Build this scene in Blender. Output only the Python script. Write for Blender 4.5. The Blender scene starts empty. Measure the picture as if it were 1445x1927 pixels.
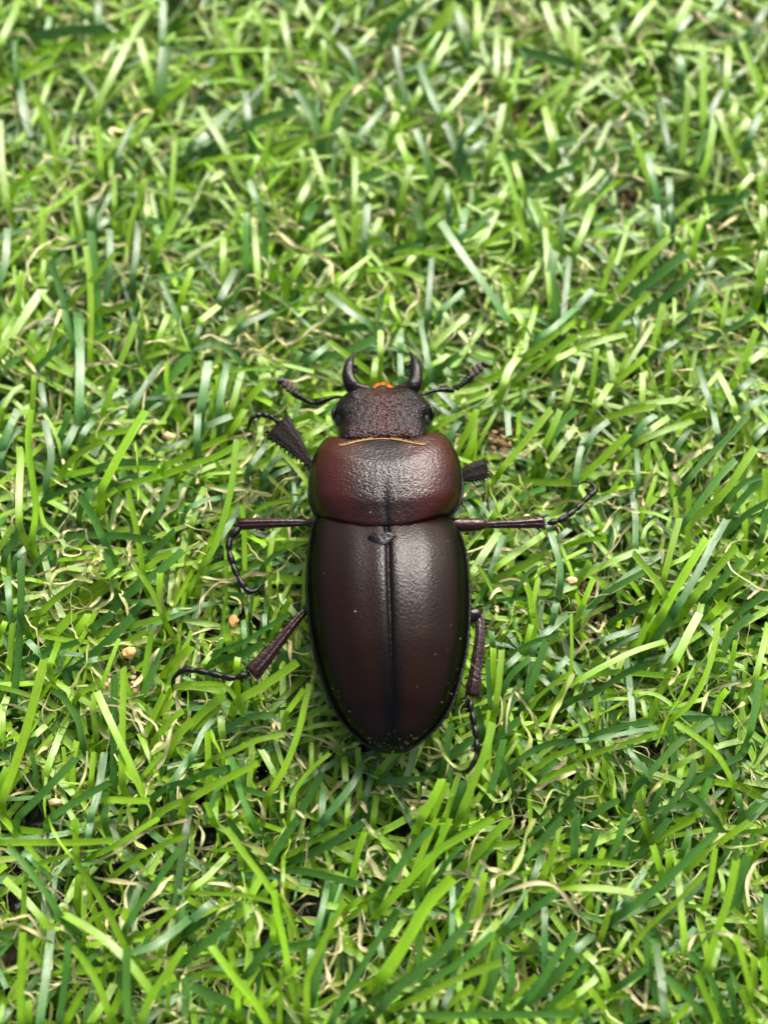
import bpy, math, random
import numpy as np
from mathutils import Vector
from mathutils.bvhtree import BVHTree

rng = np.random.default_rng(7)
random.seed(7)
SC = bpy.context.scene

# ------------------------------------------------------------------ camera (1 unit = 1 cm)
TILT = math.radians(22.0); DIST = 12.0; FOC = 963.5 / math.tan(math.radians(23.0))
TARGET = np.array([0.0, 0.0, 1.5])
CAM = TARGET + DIST * np.array([0.0, -math.sin(TILT), math.cos(TILT)])
cd = bpy.data.cameras.new('camera'); cam = bpy.data.objects.new('camera', cd)
SC.collection.objects.link(cam)
cam.location = CAM.tolist(); cam.rotation_euler = (TILT, 0, 0)
cd.sensor_fit = 'VERTICAL'; cd.sensor_height = 36.0; cd.lens = 18.0 / math.tan(math.radians(23.0))
cd.clip_start = 0.1; cd.clip_end = 500.0
cd.dof.use_dof = True; cd.dof.focus_distance = DIST - 0.15; cd.dof.aperture_fstop = 0.15
SC.camera = cam

# ------------------------------------------------------------------ light
SUN_EL = math.radians(47.0); SUN_AZ = math.radians(22.0)      # azimuth measured from +Y towards +X
w = bpy.data.worlds.new("World"); SC.world = w; w.use_nodes = True
nt = w.node_tree; nt.nodes.clear()
sky = nt.nodes.new('ShaderNodeTexSky'); sky.sky_type = 'NISHITA'; sky.sun_disc = False
sky.dust_density = 8.0; sky.air_density = 0.55; sky.ozone_density = 0.3; sky.sun_elevation = SUN_EL; sky.sun_rotation = SUN_AZ
bg = nt.nodes.new('ShaderNodeBackground'); bg.inputs['Strength'].default_value = 0.10
wo = nt.nodes.new('ShaderNodeOutputWorld')
nt.links.new(sky.outputs[0], bg.inputs[0]); nt.links.new(bg.outputs[0], wo.inputs[0])
sl = bpy.data.lights.new('sun', 'SUN'); sl.energy = 1.5; sl.angle = math.radians(14.0); sl.color = (1.0, 0.985, 0.96)
sun = bpy.data.objects.new('sun', sl); SC.collection.objects.link(sun)
SUND = Vector((math.sin(SUN_AZ) * math.cos(SUN_EL), math.cos(SUN_AZ) * math.cos(SUN_EL), math.sin(SUN_EL)))
sun.rotation_euler = SUND.to_track_quat('Z', 'Y').to_euler()
SC.view_settings.view_transform = 'Standard'; SC.view_settings.look = 'None'
SC.view_settings.gamma = 1.0; SC.view_settings.exposure = 1.5
try: SC.view_settings.use_curve_mapping = False
except Exception: pass
SC.cycles.max_bounces = 8; SC.cycles.diffuse_bounces = 4; SC.cycles.glossy_bounces = 3
SC.cycles.transmission_bounces = 6; SC.cycles.use_denoising = True; SC.cycles.use_adaptive_sampling = False; SC.cycles.sample_clamp_indirect = 4.0

# ------------------------------------------------------------------ helpers
def P(px, py, z):
    """Point at height z that the photograph shows at pixel (px, py)."""
    px = np.asarray(px, float); py = np.asarray(py, float)
    dx = (px - 722.5) / FOC; dy = (963.5 - py) / FOC
    s, c = math.sin(TILT), math.cos(TILT)
    d = np.stack([dx, s + dy * c, -c + dy * s], -1)
    t = (np.asarray(z, float) - CAM[2]) / d[..., 2]
    return CAM + d * t[..., None]

def project(p):
    """World point to photograph pixel, for deciding how tall the random pile may grow."""
    s, c = math.sin(TILT), math.cos(TILT); q = p - CAM
    x = q[..., 0]; y = q[..., 1] * c + q[..., 2] * s; d = q[..., 1] * s - q[..., 2] * c
    return 722.5 + FOC * x / d, 963.5 - FOC * y / d

def catmull(pts, n):
    p = np.asarray(pts, float)
    if len(p) == 2:
        t = np.linspace(0, 1, n)[:, None]; return p[0] * (1 - t) + p[1] * t
    e = np.vstack([2 * p[0] - p[1], p, 2 * p[-1] - p[-2]])
    seg = np.linalg.norm(np.diff(p, axis=0), axis=1) + 1e-9
    cum = np.concatenate([[0], np.cumsum(seg)]); cum /= cum[-1]
    out = []
    for t in np.linspace(0, 1, n):
        i = min(int(np.searchsorted(cum, t, side='right') - 1), len(p) - 2)
        f = (t - cum[i]) / (cum[i + 1] - cum[i])
        a, b, c, d = e[i:i + 4]
        out.append(0.5 * (2 * b + (c - a) * f + (2 * a - 5 * b + 4 * c - d) * f * f + (3 * b - a - 3 * c + d) * f ** 3))
    return np.array(out)

def rows_interp(rows, ts):
    """Interpolates table rows (uniform Catmull-Rom) at parameters ts in 0..1."""
    r = np.asarray(rows, float); n = len(r)
    e = np.vstack([2 * r[0] - r[1], r, 2 * r[-1] - r[-2]]); out = []
    for t in ts:
        x = t * (n - 1); i = min(int(x), n - 2); f = x - i
        a, b, c, d = e[i:i + 4]
        out.append(0.5 * (2 * b + (c - a) * f + (2 * a - 5 * b + 4 * c - d) * f * f + (3 * b - a - 3 * c + d) * f ** 3))
    return np.array(out)

def mesh_from(name, V, F, mat, parent=None, tint=None, uv=None, attr=None, smooth=True):
    me = bpy.data.meshes.new(name)
    V = np.asarray(V, np.float32); F = [tuple(f) for f in F] if isinstance(F, list) else F
    if isinstance(F, np.ndarray):
        nf, k = F.shape
        me.vertices.add(len(V)); me.vertices.foreach_set('co', V.ravel())
        me.loops.add(nf * k); me.loops.foreach_set('vertex_index', F.ravel().astype(np.int32))
        me.polygons.add(nf); me.polygons.foreach_set('loop_start', np.arange(0, nf * k, k, dtype=np.int32))
        me.update(calc_edges=True)
    else:
        me.from_pydata(V.tolist(), [], F); me.update()
    if smooth: me.polygons.foreach_set('use_smooth', np.ones(len(me.polygons), bool))
    if tint is not None:
        a = me.color_attributes.new('tint', 'FLOAT_COLOR', 'POINT')
        a.data.foreach_set('color', np.hstack([tint, np.ones((len(V), 1))]).astype(np.float32).ravel())
    if attr is not None:
        for k, val in attr.items():
            a = me.attributes.new(k, 'FLOAT', 'POINT'); a.data.foreach_set('value', np.asarray(val, np.float32))
    if uv is not None:
        li = np.empty(len(me.loops), np.int32); me.loops.foreach_get('vertex_index', li)
        u = me.uv_layers.new(name='UVMap'); u.data.foreach_set('uv', uv[li].astype(np.float32).ravel())
    me.materials.append(mat)
    o = bpy.data.objects.new(name, me); SC.collection.objects.link(o)
    if parent is not None: o.parent = parent
    return o

def tag(o, label=None, cat=None, group=None, kind=None):
    for k, v in (('label', label), ('category', cat), ('group', group), ('kind', kind)):
        if v: o[k] = v
    return o

def norm(v): return v / (np.linalg.norm(v, axis=-1, keepdims=True) + 1e-12)

# ------------------------------------------------------------------ materials
class Mat:
    def __init__(s, name):
        s.m = bpy.data.materials.new(name); s.m.use_nodes = True; s.t = s.m.node_tree; s.t.nodes.clear()
        s.out = s.t.nodes.new('ShaderNodeOutputMaterial')
    def n(s, typ, ins=None, **kw):
        nd = s.t.nodes.new(typ)
        for k, v in kw.items(): setattr(nd, k, v)
        for k, v in (ins or {}).items():
            sock = nd.inputs[k]
            if isinstance(v, bpy.types.NodeSocket): s.t.links.new(v, sock)
            else: sock.default_value = v
        return nd
    def link(s, a, b): s.t.links.new(a, b)

def mix_rgb(M, f, a, b, mode='MIX'):
    nd = M.n('ShaderNodeMix', data_type='RGBA', blend_type=mode)
    for idx, v in ((0, f), (6, a), (7, b)):
        if isinstance(v, bpy.types.NodeSocket): M.link(v, nd.inputs[idx])
        else: nd.inputs[idx].default_value = v if idx == 0 else (tuple(v) + (1,) if len(v) == 3 else v)
    return nd.outputs[2]

def ramp(M, fac, stops):
    nd = M.n('ShaderNodeValToRGB', {'Fac': fac}); cr = nd.color_ramp
    while len(cr.elements) < len(stops): cr.elements.new(0.5)
    for e, (p, c) in zip(cr.elements, stops): e.position = p; e.color = tuple(c) + (1,) if len(c) == 3 else c
    return nd.outputs['Color']

def blade_material(name, rough, transl, spec, striae, mottle):
    M = Mat(name)
    tint = M.n('ShaderNodeAttribute', attribute_name='tint').outputs['Color']
    uv = M.n('ShaderNodeUVMap').outputs[0]
    mp = M.n('ShaderNodeMapping', {'Vector': uv, 'Scale': (1.0, 0.25, 1.0)})
    st = M.n('ShaderNodeTexNoise', {'Vector': mp.outputs[0], 'Scale': 5.0, 'Detail': 3.0, 'Roughness': 0.7})
    st.noise_dimensions = '2D'
    tc = M.n('ShaderNodeTexCoord').outputs['Object']
    mo = M.n('ShaderNodeTexNoise', {'Vector': tc, 'Scale': 5.0, 'Detail': 3.0, 'Roughness': 0.6})
    grain = M.n('ShaderNodeTexNoise', {'Vector': tc, 'Scale': 70.0, 'Detail': 2.0, 'Roughness': 0.6})
    v = M.n('ShaderNodeMapRange', {'Value': mo.outputs[0], 'From Min': 0.3, 'From Max': 0.7, 'To Min': 1 - mottle, 'To Max': 1 + mottle}).outputs[0]
    v2 = M.n('ShaderNodeMapRange', {'Value': st.outputs[0], 'From Min': 0.3, 'From Max': 0.7, 'To Min': 0.80, 'To Max': 1.18}).outputs[0]
    vv = M.n('ShaderNodeMath', {0: v, 1: v2}, operation='MULTIPLY').outputs[0]
    col = M.n('ShaderNodeVectorMath', {0: tint}, operation='SCALE'); M.link(vv, col.inputs['Scale'])
    b1 = M.n('ShaderNodeBump', {'Strength': striae, 'Distance': 0.005, 'Height': st.outputs[0]})
    b2 = M.n('ShaderNodeBump', {'Strength': 0.03, 'Distance': 0.01, 'Height': grain.outputs[0], 'Normal': b1.outputs[0]})
    rr = M.n('ShaderNodeMapRange', {'Value': grain.outputs[0], 'From Min': 0.3, 'From Max': 0.7, 'To Min': rough - 0.04, 'To Max': rough + 0.05}).outputs[0]
    pb = M.n('ShaderNodeBsdfPrincipled', {'Base Color': col.outputs[0], 'Roughness': rr, 'Specular IOR Level': spec, 'Normal': b2.outputs[0]})
    tr = M.n('ShaderNodeBsdfTranslucent', {'Color': col.outputs[0], 'Normal': b1.outputs[0]})
    mx = M.n('ShaderNodeMixShader', {0: transl, 1: pb.outputs[0], 2: tr.outputs[0]})
    M.link(mx.outputs[0], M.out.inputs[0]); return M.m

def chitin_material(name, dark, warm, rough, scale, bump, dist=0.012, spec=0.5, fleck=0.0, coat=0.0, edge=1.0):
    """Beetle shell: attribute 'pig' mixes black to red brown; fine pits as relief."""
    M = Mat(name)
    pig = M.n('ShaderNodeAttribute', attribute_name='pig').outputs['Fac']
    tc = M.n('ShaderNodeTexCoord').outputs['Object']
    n1 = M.n('ShaderNodeTexNoise', {'Vector': tc, 'Scale': 6.0, 'Detail': 4.0, 'Roughness': 0.6})
    pm = M.n('ShaderNodeMath', {0: n1.outputs[0], 1: 0.35}, operation='MULTIPLY').outputs[0]
    pp = M.n('ShaderNodeMath', {0: pig, 1: pm}, operation='ADD').outputs[0]
    pf = M.n('ShaderNodeMath', {0: pp, 1: 0.17}, operation='SUBTRACT', use_clamp=True).outputs[0]
    col = mix_rgb(M, pf, dark, warm)
    vo = M.n('ShaderNodeTexVoronoi', {'Vector': tc, 'Scale': scale, 'Randomness': 1.0}, feature='SMOOTH_F1')
    n2 = M.n('ShaderNodeTexNoise', {'Vector': tc, 'Scale': scale * 1.7, 'Detail': 3.0, 'Roughness': 0.65})
    h = M.n('ShaderNodeMath', {0: vo.outputs['Distance'], 1: n2.outputs[0]}, operation='ADD').outputs[0]
    b = M.n('ShaderNodeBump', {'Strength': bump, 'Distance': dist, 'Height': h})
    if fleck > 0:
        n3 = M.n('ShaderNodeTexNoise', {'Vector': tc, 'Scale': 60.0, 'Detail': 2.0, 'Roughness': 0.7})
        fl = ramp(M, n3.outputs[0], [(0.0, (0, 0, 0)), (0.62, (0, 0, 0)), (0.72, (fleck,) * 3)])
        col = mix_rgb(M, fl, col, (0.16, 0.11, 0.06))
    rr = M.n('ShaderNodeMapRange', {'Value': n1.outputs[0], 'From Min': 0.3, 'From Max': 0.7, 'To Min': rough * 0.85, 'To Max': rough * 1.2}).outputs[0]
    pb = M.n('ShaderNodeBsdfPrincipled', {'Base Color': col, 'Roughness': rr, 'Specular IOR Level': M.n('ShaderNodeMapRange', {'Value': pig, 'From Min': -1.0, 'From Max': 0.0, 'To Min': spec * edge, 'To Max': spec}).outputs[0], 'Normal': b.outputs[0], 'Coat Weight': coat, 'Coat Roughness': 0.15})
    M.link(pb.outputs[0], M.out.inputs[0]); return M.m

def plain_material(name, col, rough, spec=0.5, bump=0.0, scale=30.0, var=0.15):
    M = Mat(name); tc = M.n('ShaderNodeTexCoord').outputs['Object']
    n1 = M.n('ShaderNodeTexNoise', {'Vector': tc, 'Scale': scale, 'Detail': 3.0})
    c = mix_rgb(M, n1.outputs[0], tuple(x * (1 - var) for x in col), tuple(min(1, x * (1 + var)) for x in col))
    b = M.n('ShaderNodeBump', {'Strength': bump, 'Distance': 0.01, 'Height': n1.outputs[0]})
    pb = M.n('ShaderNodeBsdfPrincipled', {'Base Color': c, 'Roughness': rough, 'Specular IOR Level': spec, 'Normal': b.outputs[0]})
    M.link(pb.outputs[0], M.out.inputs[0]); return M.m

MB = blade_material('grass_plastic', 0.26, 0.34, 0.66, 0.7, 0.10)
MT = blade_material('curled_fibre', 0.42, 0.35, 0.5, 0.3, 0.15)
M_PRO = chitin_material('pronotum_shell', (0.003, 0.0022, 0.0025), (0.031, 0.0055, 0.0027), 0.14, 40.0, 0.40, 0.011, 0.30, edge=0.1)
M_ELY = chitin_material('wing_case_shell', (0.002, 0.0018, 0.0014), (0.0105, 0.0040, 0.0016), 0.16, 48.0, 0.26, 0.010, 0.17, edge=0.04)
M_HEAD = chitin_material('head_shell', (0.003, 0.0022, 0.003), (0.030, 0.0055, 0.0040), 0.14, 44.0, 0.50, 0.013, 0.24)
M_LEG = chitin_material('leg_shell', (0.003, 0.002, 0.002), (0.024, 0.0055, 0.0030), 0.16, 34.0, 0.40, 0.012, 0.40)
M_BLACK = chitin_material('black_shell', (0.003, 0.003, 0.003), (0.008, 0.005, 0.004), 0.22, 38.0, 0.5, 0.012, 0.32)
M_HAIRY = chitin_material('front_leg_shell', (0.004, 0.003, 0.002), (0.010, 0.006, 0.003), 0.5, 34.0, 0.5, 0.012, 0.2)
M_JAW = chitin_material('jaw_shell', (0.003, 0.0025, 0.003), (0.030, 0.005, 0.0035), 0.14, 34.0, 0.40, 0.012, 0.20)
M_EYE = plain_material('eye_gloss', (0.003, 0.003, 0.003), 0.08, 0.6)
M_GOLD = plain_material('gold_hair', (0.26, 0.15, 0.045), 0.5, 0.4, 0.6, 60)
M_ORANGE = plain_material('orange_hair', (0.60, 0.20, 0.01), 0.5, 0.4, 0.6, 50)
M_CLUB = plain_material('antenna_club', (0.055, 0.042, 0.032), 0.6, 0.4, 0.6, 60)
M_SAND = plain_material('sand_grain', (0.36, 0.25, 0.13), 0.8, 0.3, 0.5, 14, 0.85)
M_CRUMB = plain_material('orange_crumb', (0.62, 0.35, 0.12), 0.7, 0.3, 0.6, 30, 0.35)
M_DUST = plain_material('dust', (0.55, 0.48, 0.38), 0.8, 0.3)
M_TAN = plain_material('seed', (0.50, 0.36, 0.18), 0.5, 0.4, 0.3, 30, 0.2)

# ------------------------------------------------------------------ ground: the dark backing of the turf
def axis(lo, hi, step, far):
    c = np.arange(lo, hi, step); o = np.array([0.6, 1.5, 4, 10, 22, 45, 90.0])
    return np.concatenate([lo - o[::-1], c, hi + o])
gx = axis(-6.5, 6.5, 0.03, 0); gy = axis(-5.5, 9.5, 0.03, 0)
X, Y = np.meshgrid(gx, gy)
Z = 0.075 * np.sqrt(np.abs(np.sin(X * 17.0 + 1.3 * np.sin(Y * 5.1)) * np.sin(Y * 14.0 + 1.5 * np.sin(X * 4.3)))) + 0.05 * np.sin(X * 3.1 + 2 * np.sin(Y * 2.3)) * np.sin(Y * 2.7)
inside = (np.abs(X) < 6.5) & (Y > -5.5) & (Y < 9.5)
Z = np.where(inside, Z, 0) + 0.18
nyy, nxx = X.shape
idx = np.arange(nxx * nyy).reshape(nyy, nxx)
F = np.stack([idx[:-1, :-1], idx[:-1, 1:], idx[1:, 1:], idx[1:, :-1]], -1).reshape(-1, 4)
Mg = Mat('dark_backing'); tc = Mg.n('ShaderNodeTexCoord').outputs['Object']
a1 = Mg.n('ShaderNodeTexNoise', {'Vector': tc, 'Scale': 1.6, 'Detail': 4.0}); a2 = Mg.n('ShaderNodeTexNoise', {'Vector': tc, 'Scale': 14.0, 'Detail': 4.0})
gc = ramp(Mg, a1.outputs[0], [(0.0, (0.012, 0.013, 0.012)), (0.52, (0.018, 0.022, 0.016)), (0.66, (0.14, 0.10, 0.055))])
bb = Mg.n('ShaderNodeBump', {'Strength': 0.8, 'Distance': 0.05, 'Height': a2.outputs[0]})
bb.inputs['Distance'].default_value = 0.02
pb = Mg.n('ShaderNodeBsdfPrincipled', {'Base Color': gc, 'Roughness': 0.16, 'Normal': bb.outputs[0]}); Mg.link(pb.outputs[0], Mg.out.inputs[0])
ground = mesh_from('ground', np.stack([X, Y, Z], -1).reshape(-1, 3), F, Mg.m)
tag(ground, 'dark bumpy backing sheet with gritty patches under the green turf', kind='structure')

# ------------------------------------------------------------------ turf
TINTS = {'L': (0.192, 0.385, 0.010), 'P': (0.205, 0.385, 0.026), 'G': (0.058, 0.178, 0.018), 'B': (0.070, 0.195, 0.045),  # B, P: G and L with some gloss highlight painted into the tint
         'T': (0.52, 0.50, 0.25), 't': (0.32, 0.38, 0.10)}
HALF = norm(norm(CAM - TARGET) + np.array(SUND))

def ribbons(C, N, W, prof_u, prof_n, jag):
    """Ribbons along centre lines C (n,s,3) with face normals N, half widths W (n,s)."""
    n, s, _ = C.shape; k = len(prof_u)
    T = norm(np.gradient(C, axis=1)); S = norm(np.cross(T, N)); N = norm(np.cross(S, T))
    V = C[:, :, None, :] + S[:, :, None, :] * (W[:, :, None, None] * np.array(prof_u)[None, None, :, None]) \
        + N[:, :, None, :] * (W[:, :, None, None] * np.array(prof_n)[None, None, :, None])
    j = rng.uniform(-1, 1, (n, k)) * jag + rng.uniform(-.35, .35, (n, 1)) * np.array(prof_u)[None, :] * jag * 3
    V[:, -1] += T[:, -1][:, None, :] * (j * W[:, -1][:, None])[:, :, None]
    base = np.arange(n)[:, None, None] * s * k + np.arange(s - 1)[None, :, None] * k + np.arange(k - 1)[None, None, :]
    F = np.stack([base, base + 1, base + 1 + k, base + k], -1).reshape(-1, 4)
    L = np.concatenate([np.zeros((n, 1)), np.cumsum(np.linalg.norm(np.diff(C, axis=1), axis=2), axis=1)], 1)
    off = rng.uniform(0, 50, n)
    uv = np.empty((n, s, k, 2)); uv[..., 0] = (np.array(prof_u)[None, None, :] + off[:, None, None] * 3); uv[..., 1] = (L + off[:, None])[:, :, None]
    return V, F, uv

BU, BN = (-1, -.45, .1, .55, 1), (.12, .0, .04, .0, .12)
TU, TN = (-1, 0, 1), (.35, 0, .35)

def varied(t, n, amt=0.16):
    c = np.array(TINTS[t])[None, :] * np.exp(rng.normal(0, amt, (n, 1)))
    c = c * np.exp(rng.normal(0, 0.03, (n, 3))); return c

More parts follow.
